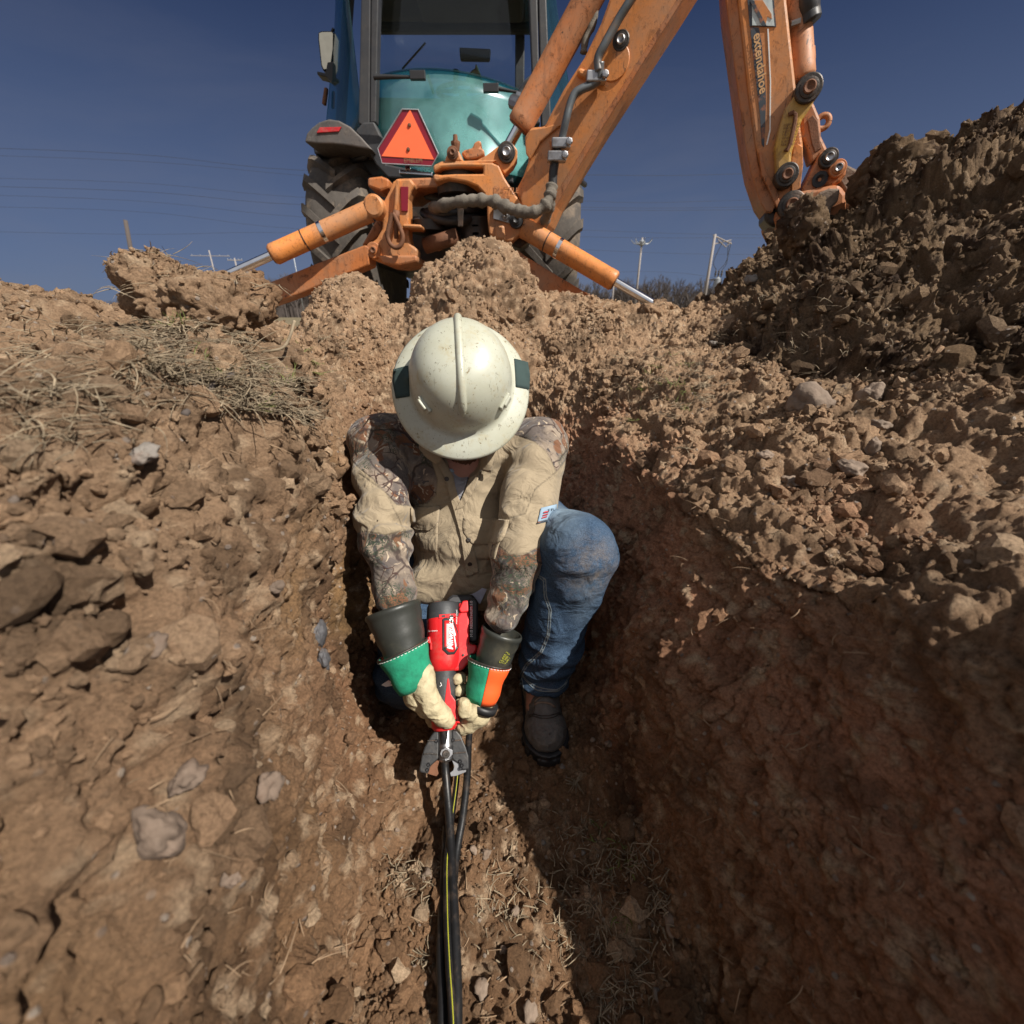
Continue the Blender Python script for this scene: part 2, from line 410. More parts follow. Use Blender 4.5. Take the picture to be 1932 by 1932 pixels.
_m = M['field']; _m.col(_m.mixc(_m.rng(_m.noise(.6, 5), .3, .7), (.13, .11, .05), (.16, .12, .075))).set(rough=.95); _m.bump(_m.noise(8, 5), .05, .6); M['field'] = _m.m
def glass(name, tintc, haze, hazec, rough=.05, spec=.03):
    m = NM(name); t = m.t
    tr = m.n('BsdfTransparent'); tr.inputs[0].default_value = (*tintc, 1)
    gl = m.n('BsdfGlossy'); gl.inputs['Roughness'].default_value = rough; gl.inputs[0].default_value = (.9, .95, 1, 1)
    df = m.n('BsdfDiffuse'); df.inputs[0].default_value = (*hazec, 1)
    fr = m.n('LayerWeight'); fr.inputs[0].default_value = .5; frp = m.math('POWER', fr.outputs['Facing'], 4.0); frm = m.math('MULTIPLY', frp, .6)
    zz = m.n('SeparateXYZ'); m.l(m.P(), zz.inputs[0]); hh = m.math('MULTIPLY', m.rng(m.noise(4, 6, .7), .3, .7, haze*.6, haze*1.4), m.rng(zz.outputs[2], 1.95, 2.5, 1.5, .55))
    a = m.n('MixShader'); m.l(hh, a.inputs[0]); m.l(tr.outputs[0], a.inputs[1]); m.l(df.outputs[0], a.inputs[2])
    b = m.n('MixShader'); m.l(m.math('ADD', frm, spec), b.inputs[0]); m.l(a.outputs[0], b.inputs[1]); m.l(gl.outputs[0], b.inputs[2])
    m.l(b.outputs[0], m.out.inputs[0]); return m.m
M['glass_teal'] = glass('dusty_teal_glass', (.40, .76, .76), .21, (.36, .78, .74), .20, .07)
M['glass_side'] = glass('tinted_side_glass', (.22, .50, .56), .10, (.2, .45, .5), .06)
M['glass_clear'] = glass('clear_glass', (.93, .96, .97), .004, (.5, .6, .6), .02, .015)
M['mirror'] = simple('mirror_glass', (.6, .55, .42), .06, 1, var=.1)

def camo(m, base=None):
    w = m.n('VectorMath', operation='ADD'); nz = m.n('TexNoise'); nz.inputs['Scale'].default_value = 14; nz.inputs['Detail'].default_value = 3; m.l(m.P(), nz.inputs['Vector'])
    sc = m.n('VectorMath', operation='SCALE'); sc.inputs['Scale'].default_value = .05; m.l(nz.outputs['Color'], sc.inputs[0]); m.l(m.P(), w.inputs[0]); m.l(sc.outputs[0], w.inputs[1]); v = w.outputs[0]
    c = m.mixc(m.rng(m.noise(11, 4, .6, vec=v), .42, .56), (.27, .215, .165), (.115, .095, .085))
    c = m.mixc(m.rng(m.noise(7.5, 3, .5, 1.8, vec=v), .55, .57), c, (.165, .080, .045))
    c = m.mixc(m.rng(m.noise(13, 3, .6, 2, vec=v, map_=(1, 1.7, 1)), .60, .63), c, (.085, .075, .075))
    c = m.mixc(m.rng(m.noise(19, 2, .5, 2.5, vec=v, map_=(1.3, 1, 1)), .63, .66), c, (.42, .34, .25))
    e1 = m.vor(8, 'DISTANCE_TO_EDGE', vec=v); e2 = m.vor(30, 'DISTANCE_TO_EDGE', vec=v)
    c = m.mixc(m.rng(e1, .030, .010, 0, .8), c, (.035, .022, .022))
    c = m.mixc(m.math('MULTIPLY', m.rng(e2, .05, .02), m.rng(m.noise(9, 2), .5, .56)), c, (.06, .035, .03))
    c = m.mixc(m.math('MULTIPLY', m.rng(m.noise(60, 2, .5, 3, vec=v, map_=(1, 4, 1)), .5, .56), m.rng(m.noise(8, 2), .54, .6)), c, (.045, .06, .04))
    return c
def cloth(name, c, camo_attr=False, weave=900):
    m = NM(name); n = m.noise(7, 4, .6)
    cc = m.mixc(m.rng(n, .3, .7), tuple(x*.86 for x in c), c); cc = m.mixc(m.rng(m.noise(220, 2, .6), .4, .7, 0, .18), cc, tuple(x*.6 for x in c))
    if camo_attr:
        a = m.attr('camo'); cc = m.mixc(m.rng(a, -.02, .02), cc, camo(m)); s = m.rng(m.math('ABSOLUTE', m.attr('seam')), .24, .06)
        cc = m.mixc(m.math('MULTIPLY', s, .55), cc, tuple(x*.35 for x in c)); m.bump(s, -.0015, .6)
    m.col(cc).set(rough=.9, spec=.15); m.b.inputs['Sheen Weight'].default_value = .15
    m.bump(m.noise(15, 3, .45, 1.6, map_=(1, 1.6, .8)), .030, .55); m.bump(m.noise(70, 3, .6), .0022, .5); m.bump(m.noise(weave, 2, .6), .0005, .6); return m.m
M['shirt'] = cloth('khaki_work_shirt', (.33, .265, .18), True)
M['khaki'] = cloth('khaki_cotton', (.35, .28, .19))
M['undershirt'] = cloth('grey_undershirt', (.30, .30, .33))
_m = NM('blue_denim'); _n = _m.noise(12, 4, .6); _f = _m.attr('fade')
_c = _m.mixc(_m.rng(_n, .3, .7), (.018, .034, .064), (.032, .058, .100)); _c = _m.mixc(_m.math('MULTIPLY', _f, _m.rng(_m.noise(55, 4, .7), .25, .7, .4, 1)), _c, (.20, .26, .31))
_c = _m.mixc(_m.rng(_m.noise(500, 2, .6), .4, .65, 0, .35), _c, (.13, .20, .30)); _c = _m.mixc(_m.math('MULTIPLY', _m.attr('mud'), _m.rng(_m.noise(38, 6, .8), .38, .70, 0, .7)), _c, (.26, .19, .12))
_s = _m.rng(_m.math('ABSOLUTE', _m.math('SUBTRACT', _m.attr('seam'), .22)), .14, .04); _c = _m.mixc(_m.math('MULTIPLY', _s, .7), _c, (.24, .27, .27))
_m.col(_c).set(rough=.92, spec=.12); _m.bump(_s, .002, .7); _m.bump(_m.noise(16, 3, .45, 1.8, map_=(1, 1, 1.7)), .024, .34); _m.bump(_m.noise(90, 3, .6), .002, .5); M['denim'] = _m.m
M['boot'] = simple('muddy_black_leather', (.10, .092, .085), .65, bs=60, bd=.007, dirt=(.16, .14, .12), ds=30, da=.7)
M['leather'] = simple('cream_glove_leather', (.47, .40, .25), .75, bs=38, bd=.006, var=.25, vs=25, dirt=(.27, .20, .11), ds=14, da=.75)
M['green_leather'] = simple('green_suede', (.010, .23, .125), .9, bs=200, bd=.001, var=.35, vs=40)
M['orange_cloth'] = simple('orange_reflective_cloth', (.95, .12, .022), .6, var=.06)
M['rubber'] = simple('black_rubber', (.030, .032, .028), .42, bs=30, bd=.001, var=.2, dirt=(.10, .09, .06), ds=9, da=.5)
M['red_plastic'] = simple('red_tool_plastic', (.62, .016, .020), .34, var=.1, dirt=(.40, .10, .08), ds=26, da=.5)
M['dark_plastic'] = simple('dark_grey_rubber_grip', (.035, .037, .040), .55, bs=150, bd=.0006, dirt=(.11, .10, .09), ds=24)
M['cable'] = simple('black_cable_jacket', (.012, .012, .013), .40, spec=.35, bs=40, bd=.0012, var=.3, dirt=(.09, .062, .045), ds=40, da=.45)
M['jaw_black'] = simple('black_coated_steel', (.020, .020, .021), .5, bs=90, bd=.0008, dirt=(.08, .07, .06), ds=40, da=.5)
M['skin'] = simple('tanned_skin', (.42, .20, .14), .5, var=.15); M['skin'].node_tree.nodes['Principled BSDF'].inputs['Subsurface Weight'].default_value = .15; M['skin'].node_tree.nodes['Principled BSDF'].inputs['Subsurface Radius'].default_value = (.01, .004, .002)
M['beard'] = simple('reddish_beard', (.13, .060, .030), .8, bs=600, bd=.003, var=.5, vs=120)
_m = NM('cream_hat_shell'); _c = _m.mixc(_m.rng(_m.noise(9, 4, .6), .35, .7), (.45, .46, .385), (.38, .38, .295))
_c = _m.mixc(_m.rng(_m.noise(60, 4, .75, .4), .62, .68), _c, (.20, .16, .09)); _c = _m.mixc(_m.rng(_m.noise(22, 6, .8), .52, .72, 0, .75), _c, (.36, .30, .17))
_c = _m.mixc(_m.rng(_m.noise(150, 3, .8, 1.0, map_=(1, 1, .25)), .63, .67, 0, .85), _c, (.10, .085, .06)); _m.col(_c).set(rough=.38, spec=.45); M['hat'] = _m.m
M['tape'] = simple('dark_green_grit_tape', (.028, .050, .047), .9, bs=500, bd=.001)
M['patch_white'] = simple('pale_woven_patch', (.26, .36, .46), .8)
M['patch_red'] = simple('red_thread', (.5, .03, .04), .8)
M['tag_cloth'] = simple('pale_care_label', (.45, .45, .55), .8)
# ---------------------------------------------------------------- terrain
# cross sections of the trench: 14 control points (x, z) at each distance Y
ST = [
 (-1.2, [(-3.2,.86),(-1.6,.90),(-.80,.93),(-.34,.86),(-.18,.45),(-.10,.02),(.08,.0),(.30,.0),(.52,.03),(.66,.40),(.86,.70),(1.15,.80),(1.7,.86),(3.4,.85)]),
 (-.30, [(-3.2,.86),(-1.6,.90),(-.80,.93),(-.34,.86),(-.20,.45),(-.12,.02),(.05,.0),(.27,.0),(.44,.04),(.56,.40),(.72,.74),(1.08,.82),(1.6,.86),(3.4,.85)]),
 (.20, [(-3.2,.86),(-1.6,.90),(-.82,.93),(-.38,.87),(-.275,.45),(-.235,.02),(-.08,.0),(.15,.0),(.34,.04),(.44,.38),(.58,.71),(.98,.80),(1.5,.88),(3.4,.90)]),
 (.60, [(-3.2,1.06),(-1.6,1.03),(-.84,.965),(-.425,.89),(-.365,.45),(-.335,.02),(-.17,.0),(.06,.0),(.255,.04),(.32,.36),(.40,.66),(.94,.78),(1.45,.95),(3.4,1.0)]),
 (.85, [(-3.2,1.10),(-1.6,1.06),(-.85,.985),(-.465,.91),(-.405,.45),(-.39,.02),(-.25,.0),(.0,.0),(.215,.04),(.28,.36),(.36,.66),(.86,.78),(1.4,.98),(3.4,1.1)]),
 (1.10,[(-3.2,1.10),(-1.6,1.07),(-.90,.985),(-.51,.90),(-.455,.45),(-.44,.03),(-.35,.0),(-.08,.0),(.18,.03),(.25,.32),(.33,.65),(.80,.79),(1.35,.95),(3.4,1.1)]),
 (1.45,[(-3.2,1.08),(-1.7,1.05),(-1.05,.95),(-.62,.84),(-.52,.50),(-.48,.14),(-.42,.06),(-.12,.06),(.12,.12),(.20,.40),(.34,.70),(.78,.84),(1.3,.93),(3.4,1.1)]),
 (1.75,[(-3.2,1.04),(-1.8,.95),(-1.2,.97),(-.82,.93),(-.62,.80),(-.48,.68),(-.34,.60),(-.14,.60),(.06,.66),(.20,.76),(.42,.84),(.82,.90),(1.3,.98),(3.4,1.1)]),
 (2.05,[(-3.2,.95),(-1.8,.97),(-1.3,.98),(-.92,.97),(-.70,.96),(-.50,.95),(-.34,.93),(-.14,.93),(.06,.95),(.24,.97),(.48,1.0),(.86,1.00),(1.3,1.02),(3.4,1.1)]),
 (2.35,[(-3.2,.92),(-2.0,.96),(-1.4,.97),(-1.05,.97),(-.80,.99),(-.55,1.05),(-.36,1.1),(-.14,1.1),(.08,1.10),(.30,1.08),(.54,1.04),(.90,.99),(1.3,.99),(3.4,1.0)]),
 (2.75,[(-3.2,.84),(-2.0,.88),(-1.4,.90),(-1.05,.92),(-.80,.94),(-.55,.96),(-.36,.98),(-.14,.98),(.08,.96),(.30,.94),(.54,.90),(.90,.86),(1.3,.86),(3.4,.86)]),
 (3.40,[(-3.2,.74),(-2.0,.74),(-1.4,.74),(-1.05,.74),(-.80,.74),(-.55,.74),(-.36,.74),(-.14,.74),(.08,.74),(.30,.74),(.54,.74),(.90,.74),(1.3,.74),(3.4,.74)]),
]
NS = len(ST); ctrl = np.array([[[x, st[0], z] for x, z in st[1]] for st in ST])  # NS x 14 x 3
def catmull(Pc, t):
    """Pc: K x ... ; t in [0, K-1]"""
    K = len(Pc); i = np.clip(np.floor(t).astype(int), 0, K-2); f = (t-i).reshape(-1, *([1]*(Pc.ndim-1)))
    a = Pc[np.maximum(i-1, 0)]; b = Pc[i]; c = Pc[i+1]; d = Pc[np.minimum(i+2, K-1)]
    cr_ = .5*(2*b+(c-a)*f+(2*a-5*b+4*c-d)*f*f+(3*b-a-3*c+d)*f**3)
    return .45*cr_+.55*(b+(c-b)*f)
def dens(lims):
    out = []
    for a, b, n in lims: out.append(np.linspace(a, b, n, endpoint=False))
    out.append([lims[-1][1]]); return np.concatenate(out)
tu = dens([(0, 1, 26), (1, 2, 60), (2, 3, 110), (3, 4, 120), (4, 5, 120), (5, 8, 170), (8, 9, 120), (9, 10, 120), (10, 11, 130), (11, 12, 110), (12, 13, 60)])
tv = dens([(0, 1, 30), (1, 2, 110), (2, 3, 120), (3, 4, 80), (4, 5, 75), (5, 6, 90), (6, 7, 90), (7, 8, 90), (8, 9, 80), (9, 10, 60), (10, 11, 14)])
Cv = catmull(ctrl, tv)                                   # nv x 14 x 3
G = catmull(np.transpose(Cv, (1, 0, 2)), tu)             # nu x nv x 3
nu, nv_ = len(tu), len(tv)
def grid_normals(G):
    du = np.gradient(G, axis=0); dv = np.gradient(G, axis=1); N = np.cross(du, dv)
    N /= np.linalg.norm(N, axis=2)[..., None]+1e-12; N[N[..., 2] < -.5] *= -1
    return N
N = grid_normals(G); B = G.reshape(-1, 3); Nf = N.reshape(-1, 3)
TU = np.repeat(tu, nv_)
sst = lambda x: x*x*(3-2*x)
zed = B[:, 2]; wr_ = sst(np.clip((TU-7.9)/.4, 0, 1))*sst(np.clip((10.0+.5*fbm(B*4, 2)-TU)/.35, 0, 1)); wl_ = sst(np.clip((TU-3.1+.6*fbm(B*3+9, 2))/.4, 0, 1))*sst(np.clip((5.1-TU)/.3, 0, 1))
endm = np.clip((1.55-B[:, 1])/.2, 0, 1)
wallness = np.maximum(wr_, .55*wl_)*endm; floorm = np.clip(1-np.abs(TU-6.5)/1.9, 0, 1)**.6
def clods(B, sc, warp=.6):
    """rounded lumps with sharp crevices between them"""
    q = B*sc; q = q+warp*np.stack([fbm(q*.9+s, 2) for s in (3.1, 11.7, 29.2)], 1)+.35*warp*np.stack([vnoise(q*3.1+s) for s in (5.1, 15.7, 9.2)], 1)
    f1, f2 = worley(q); return 1-1.9*np.maximum(np.minimum(f1, 1.1)-.22, 0)**1.6+.10*vnoise(q*4.3), f2-f1
def facets(B, sc, n=3.0):
    v = fbm(B*sc, 3)*n; k = np.floor(v); f = v-k; return (k+np.clip((f-.72)/.28, 0, 1)**1.0+f*.12)/n
def soil_relief(B, wall, flo, amp=1.0):
    d = .040*fbm(B*3.1+5, 2)*(1-.55*flo)
    big = np.clip(fbm(B*2.3+40, 2)*.9+.55, .12, 1)*(1-.6*flo)
    c1, e1 = clods(B, 9.0); d += .030*c1*big*(1-.88*wall)
    c2, e2 = clods(B+3, 24.0); d += .0105*c2*(.45+.55*big)*(1-.65*wall)
    c3, e3 = clods(B+7, 62.0); d += .0036*c3*(.4+.6*np.clip(fbm(B*7+3, 2)+.5, 0, 1))
    r = 1-np.abs(fbm(B*np.array([17, 17, 6.])+9, 3)); d -= .016*np.clip(r-.84, 0, 1)/.16*wall*np.clip(fbm(B*4+77, 2)+.45, 0, 1)
    r2 = 1-np.abs(fbm(B*np.array([44, 44, 20.])+19, 3)); d -= .007*np.clip(r2-.84, 0, 1)/.16*wall
    d -= .010*np.exp(-(e1/.07)**2)*big*(1-.7*wall)
    d += .030*facets(B+21, np.array([4.5, 4.5, 3.0]))*(1-.6*flo)*(1-.6*wall)+.012*facets(B+50, 12.0)
    d += .0075*fbm(B*34+1, 4, .62); d += .0034*fbm(B*120+2, 2)
    pit = fbm(B*13+60, 2); d -= .020*np.clip(pit-.55, 0, .4)/.4*(1-flo*.5)
    return d*amp
d = soil_relief(B, wallness, floorm)
# sideways ledges on the walls
fade = np.clip((3.2-B[:, 1])/.4, 0, 1)*np.clip((3.2-np.abs(B[:, 0]))/.4, 0, 1)
T = B+Nf*(d*fade)[:, None]
ii = np.arange(nu*nv_).reshape(nu, nv_)
Ft = np.stack([ii[:-1, :-1], ii[1:, :-1], ii[1:, 1:], ii[:-1, 1:]], -1).reshape(-1, 4)
TN = grid_normals(T.reshape(nu, nv_, 3)).reshape(-1, 3)
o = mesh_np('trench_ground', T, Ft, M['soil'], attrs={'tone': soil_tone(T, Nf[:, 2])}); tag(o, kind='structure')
# heaps: the centre mound before the digger and the dark spoil heap on the right
def hill(name, cen, rx, ry, hgt, prof, n, mat, seed, amp, rot=0, label='', z0=.8):
    u = np.linspace(-1, 1, n); X, Y = np.meshgrid(u, u, indexing='ij')
    x = X*rx; y = Y*ry; ca, sa = math.cos(rot), math.sin(rot)
    xw = cen[0]+x*ca-y*sa; yw = cen[1]+x*sa+y*ca
    zz = z0+hgt*prof(X, Y)
    G = np.stack([xw, yw, zz], -1); N = grid_normals(G); B = G.reshape(-1, 3); N = N.reshape(-1, 3)
    S = B+seed
    c1, e1 = clods(S, 7.0, .8); c2, e2 = clods(S+3, 19.0, .7); c3, e3 = clods(S+9, 50.0)
    d = .06*fbm(S*3, 2)+.030*c1+.016*c2+.0075*c3+.05*facets(S, 4.0)+.014*fbm(S*26, 4, .6)+.005*fbm(S*90, 2)-.01*np.exp(-(e1/.08)**2)
    edge = np.clip(np.minimum(1-np.abs(X), 1-np.abs(Y))*6, 0, 1).reshape(-1)
    Vv = B+N*(d*edge*amp)[:, None]
    k = np.arange(n*n).reshape(n, n); F = np.stack([k[:-1, :-1], k[1:, :-1], k[1:, 1:], k[:-1, 1:]], -1).reshape(-1, 4)
    o = mesh_np(name, Vv, F, mat, attrs={'tone': soil_tone(Vv, N[:, 2])}); tag(o, label, 'dirt heap')
    return o, Vv, grid_normals(Vv.reshape(n, n, 3)).reshape(-1, 3)
def prof_mound(X, Y):
    r = np.sqrt(X**2+Y**2); return np.clip(1-r**1.5, -.5, 1)*1.0
mound, MV, MN = hill('dirt_mound', (-.17, 2.40), .58, .60, .66, prof_mound, 240, M['soil'], 4.0, .75, 0,
   'brown crumbly dirt mound piled up against the orange digger frame', z0=.70)
MOUNDS = [hill('dirt_mound', (-.82, 2.36), .24, .30, .30, lambda X, Y: np.clip(1-(X**2+Y**2)**1.3, -.6, 1), 130, M['soil'], 9.0, .6, 0, 'small dark crumbly mound rising against the left outrigger arm', z0=.88),
          hill('dirt_mound', (.30, 2.30), .30, .30, .22, lambda X, Y: np.clip(1-(X**2+Y**2)**1.3, -.6, 1), 130, M['soil'], 14.0, .6, 0, 'low crumbly mound in front of the right outrigger arm', z0=.86)]
# right spoil heap: control grid of heights (x, y)
hx = np.array([.55, .80, 1.05, 1.35, 1.7, 2.1, 2.8, 3.8]); hy = np.array([.75, 1.05, 1.35, 1.7, 2.1, 2.5, 2.9, 3.3])
HZ = np.array([ # rows: hx, cols: hy
 [.55,.55,.60,.70,.78,.78,.70,.6],
 [.55,.72,.84,.90,.93,.90,.80,.6],
 [.60,.78,.96,1.06,1.11,1.08,.90,.6],
 [.66,.86,1.10,1.25,1.33,1.30,1.05,.6],
 [.72,.98,1.24,1.42,1.54,1.55,1.25,.6],
 [.80,1.08,1.36,1.56,1.68,1.70,1.40,.6],
 [.80,1.10,1.38,1.60,1.75,1.75,1.45,.6],
 [.6,.8,1.0,1.2,1.3,1.3,1.0,.6]])
def heap_prof(X, Y):
    tx = (X+1)/2*(len(hx)-1); ty = (Y+1)/2*(len(hy)-1)
    i = np.clip(tx.astype(int), 0, len(hx)-2); j = np.clip(ty.astype(int), 0, len(hy)-2); f = tx-i; g = ty-j
    f = f*f*(3-2*f)*.5+f*.5; g = g*g*(3-2*g)*.5+g*.5
    return (HZ[i, j]*(1-f)+HZ[i+1, j]*f)*(1-g)+(HZ[i, j+1]*(1-f)+HZ[i+1, j+1]*f)*g
def heap():
    n = 430; u = np.linspace(-1, 1, n); X, Y = np.meshgrid(u, u, indexing='ij')
    tx = (X+1)/2*(len(hx)-1); ty = (Y+1)/2*(len(hy)-1)
    xw = np.interp(tx, np.arange(len(hx)), hx); yw = np.interp(ty, np.arange(len(hy)), hy)
    G = np.stack([xw, yw, heap_prof(X, Y)], -1); N = grid_normals(G); B = G.reshape(-1, 3); N = N.reshape(-1, 3); S = B+31
    c1, e1 = clods(S, 6.5, .9); c2, e2 = clods(S+3, 17.0, .7); c3, e3 = clods(S+9, 46.0)
    d = .10*fbm(S*3, 2)+.036*c1+.016*c2+.008*c3+.048*facets(S, 5.0)+.026*fbm(S*20, 5, .66)+.012*fbm(S*90, 2)-.018*np.exp(-(e1/.09)**2)
    edge = np.clip(np.minimum(1-np.abs(X), 1-np.abs(Y))*8, 0, 1).reshape(-1)
    V = B+N*(d*edge)[:, None]; k = np.arange(n*n).reshape(n, n)
    F = np.stack([k[:-1, :-1], k[1:, :-1], k[1:, 1:], k[:-1, 1:]], -1).reshape(-1, 4)
    o = mesh_np('spoil_heap', V, F, M['soil_dark'], attrs={'tone': soil_tone(V, N[:, 2], 'heap')}); tag(o, 'tall dark brown spoil heap of crumbly soil around the digger bucket', 'dirt heap')
    return V, grid_normals(V.reshape(n, n, 3)).reshape(-1, 3)
HV, HN = heap()
# flat field round the dig, out to the horizon
E = 3000; xi = [-E, -3.1, 3.3, E]; yi = [-E, -1.1, 3.3, E]
vs = [(x, y, .80) for x in xi for y in yi]; fs = [(i*4+j, (i+1)*4+j, (i+1)*4+j+1, i*4+j+1) for i in range(3) for j in range(3) if not (i == 1 and j == 1)]
o = mesh_np('ground', vs, fs, M['field'], False); tag(o, kind='structure')
# ---------------------------------------------------------------- backhoe
hoe = empty('backhoe', (-.5, 4.4, .8)); tag(hoe, 'orange backhoe loader with dark cab, seen from behind with outriggers down', 'backhoe')
def PL(pts, cv=A_, Y=3.1): return [P(*cv(*p), Y=Y) for p in pts]
def V_(x, y): return (x, y)
def plate(name, pts, Y, t, mat, cv=A_, bevel=.012, parent=hoe, extra=None):
    b = MB(); b.prism(PL(pts, cv, Y), (0, t, 0))
    if extra: extra(b)
    return b.build(name, mat, parent, bevel=bevel)
def pin(c, r, parent, mat='iron', axis=(0, -1, 0), h=.022, collar=1.3, name='pivot_pin', inner='steel'):
    r = r*.62
    b = MB(); b.lathe(c, axis, [(-.05, r*collar), (h*.6, r*collar), (h*.75, r*collar*.92), (h*.75, r*.9), (h, r*.9), (h*1.1, r*.75)], 24)
    o = b.build(name, M[mat], parent, autosm=35)
    b = MB(); b.lathe(Vector(c)+Vector(axis).normalized()*h, axis, [(-.01, r*.62), (.006, r*.62), (.010, r*.5), (.004, r*.2), (.004, 0)], 18); b.build('pin_end', M[inner], o, autosm=35)
    return o
# --- wheels
def wheel(xc):
    c = Vector((xc, 4.42, 1.52)); Rr = .70; W = .49
    w = empty('wheel', c); w.parent = hoe; w.matrix_parent_inverse = parent_world(hoe).inverted()
    b = MB(); prof = [(-W/2+.03, .40), (-W/2, .50), (-W/2+.01, .60), (-W/2+.05, Rr-.045), (-W/4, Rr-.022), (0, Rr-.018), (W/4, Rr-.022), (W/2-.05, Rr-.045), (W/2-.01, .60), (W/2, .50), (W/2-.03, .40)]
    b.lathe(c, (1, 0, 0), prof, 72, ref=(0, 0, 1))
    for side in (-1, 1):
        for k in range(19):
            a0 = 2*math.pi*(k+(.5 if side > 0 else 0))/19; V = []; K = 6
            for i in range(K+1):
                t = i/K; x = side*(-.03+t*(W/2+.035)); a = a0+t*.36; wd = (.050+.028*t)/Rr
                base = Rr-.03-.055*max(0, t-.72)/.28; top = Rr+.018-.085*max(0, t-.80)/.20
                for aa, rr in ((a-wd*.6, base-.02), (a-wd*.42, top), (a+wd*.42, top), (a+wd*.6, base-.02)):
                    V.append(c+Vector((x, -math.cos(aa)*rr, math.sin(aa)*rr)))
            F = [(i*4+j, i*4+j+1, i*4+j+5, i*4+j+4) for i in range(K) for j in range(3)]+[(0, 3, 2, 1), (K*4, K*4+1, K*4+2, K*4+3)]
            F += [(i*4+3, i*4, i*4+4, i*4+7) for i in range(K)]
            b.add(V, F)
    import bmesh
    o = b.build('tyre', M['tyre'], w, autosm=40)
    b = MB(); b.lathe(c, (1, 0, 0), [(-.20, .43), (-.19, .40), (-.05, .36), (-.05, .12), (.05, .12), (.05, .36), (.19, .40), (.20, .43)], 40); b.build('rim', M['grey_paint'], w, autosm=35)
for xc in (-1.325, .285): wheel(xc)
# --- chassis behind the frame
b = MB(); b.prism(PL([(690, 330), (1012, 300), (1025, 470), (1000, 500), (700, 500)], V_, 3.95), (0, 2.6, 0)); b.build('chassis', M['grey_paint'], hoe, bevel=.02)
plate('rear_panel', [(478, 745), (548, 742), (600, 850), (592, 920), (625, 1003), (720, 1022), (905, 1045), (930, 1010), (1400, 1010), (1400, 1120), (905, 1110), (700, 1092), (632, 1088), (560, 1010), (500, 900), (430, 800)], 3.80, .10, M['grey_paint'])
plate('wheel_well', [(170, 870), (300, 870), (420, 895), (540, 915), (640, 1090), (600, 1160), (520, 1060), (400, 960), (180, 940)], 3.98, .7, M['black'])
plate('wheel_well', [(1600, 900), (1700, 900), (1790, 1000), (1780, 1060), (1700, 1040), (1600, 1000)], 3.98, .7, M['black'])
def fender(pts, red=None):
    b = MB(); b.prism(PL(pts, A_, 3.70), (0, .95, .02)); f = b.build('fender', M['fender'], hoe, bevel=.03, seg=3)
    if red: b = MB(); b.prism(PL(red, A_, 3.692), (0, .012, 0)); b.build('reflector', M['red_reflector'], f, bevel=.002)
fender([(122, 868), (135, 815), (165, 780), (210, 745), (270, 726), (330, 735), (400, 772), (470, 840), (515, 890), (540, 916), (480, 906), (400, 892), (300, 880), (200, 878)], [(195, 812), (215, 778), (348, 775), (332, 803)])
fender([(1560, 780), (1660, 790), (1740, 850), (1800, 960), (1835, 1055), (1790, 1045), (1700, 1000), (1600, 930)])
# --- cab
def cabp(x, y, z): return Vector((x, y, z))
RL, RR_ = (-1.0, 3.85), (.165, 3.85)
def glasspane(name, rows, mat, parent=hoe):
    n = len(rows[0]); V = [p for r in rows for p in r]; m = len(rows)
    F = [(i*n+k, i*n+k+1, (i+1)*n+k+1, (i+1)*n+k) for i in range(m-1) for k in range(n-1)]
    o = mesh_np(name, V, F, mat, True, parent); s = o.modifiers.new('thickness', 'SOLIDIFY'); s.thickness = .006; return o
def rear_row(z, bulge, x0=-.985, x1=.15, n=24):
    return [Vector((x0+(x1-x0)*i/n, 3.95+(z-2.2)*.14-bulge*(1-(2*i/n-1)**2), z-(z-1.93)*.09*(2*i/n-1))) for i in range(n+1)]
low = glasspane('rear_window', [rear_row(1.93+.54*k/6+.0, .24, -.985+(.20*(1-k/2) if k < 2 else 0)) for k in range(7)], M['glass_teal'])
low['label'] = 'dusty teal lower rear window'
glasspane('upper_rear_window', [rear_row(2.50+.90*k/4, .12) for k in range(5)], M['glass_clear'])
b = MB(); b.tube([v+Vector((0, -.006, .0)) for v in rear_row(2.472, .24)], .006, 6); b.build('window_rail', M['glass_side'], low)
def post(name, a, bb, w, dpt, mat='grey_paint'):
    a = Vector(a); bb = Vector(bb); b = MB(); q = [a+Vector((-w/2, 0, 0)), a+Vector((w/2, 0, 0)), bb+Vector((w/2, 0, 0)), bb+Vector((-w/2, 0, 0))]
    b.prism(q, (0, dpt, 0)); return b.build(name, M[mat], hoe, bevel=.010)
def PX(x, y, Y): return P(x, y, Y=Y)
for pts, t in (([(681, 0), (699, 0), (697, 236), (688, 240), (676, 232)], .10), ([(700, 0), (714, 0), (709, 231), (698, 232)], .08), ([(998, 0), (1014, 0), (1019, 232), (1008, 236)], .08), ([(1016, 0), (1031, 0), (1040, 236), (1022, 240)], .10)):
    top = [(pts[0][0]-(pts[-1][0]-pts[0][0])*.5, -120), (pts[1][0]-(pts[2][0]-pts[1][0])*.5, -120)]
    b = MB(); b.prism([P(*p, Y=3.84) for p in top+pts[2:]], (0, t, 0)); b.build('cab_post', M['grey_paint'], hoe, bevel=.008)
def quarter(sgn, rear, front_lo, front_hi, zl, zh):
    rows = []
    for k in range(5):
        t = k/4; z = zl+(zh-zl)*t; fx = front_lo+(front_hi-front_lo)*t; r = []
        for i in range(9):
            u = i/8; r.append(Vector((rear+(fx-rear)*u**.85, 3.90+.75*u, z)))
        rows.append(r)
    g = glasspane('side_window', rows, M['glass_side'])
    b = MB(); b.tube(rows[0], .022, 8); b.build('window_seal', M['black'], g, smooth=True)
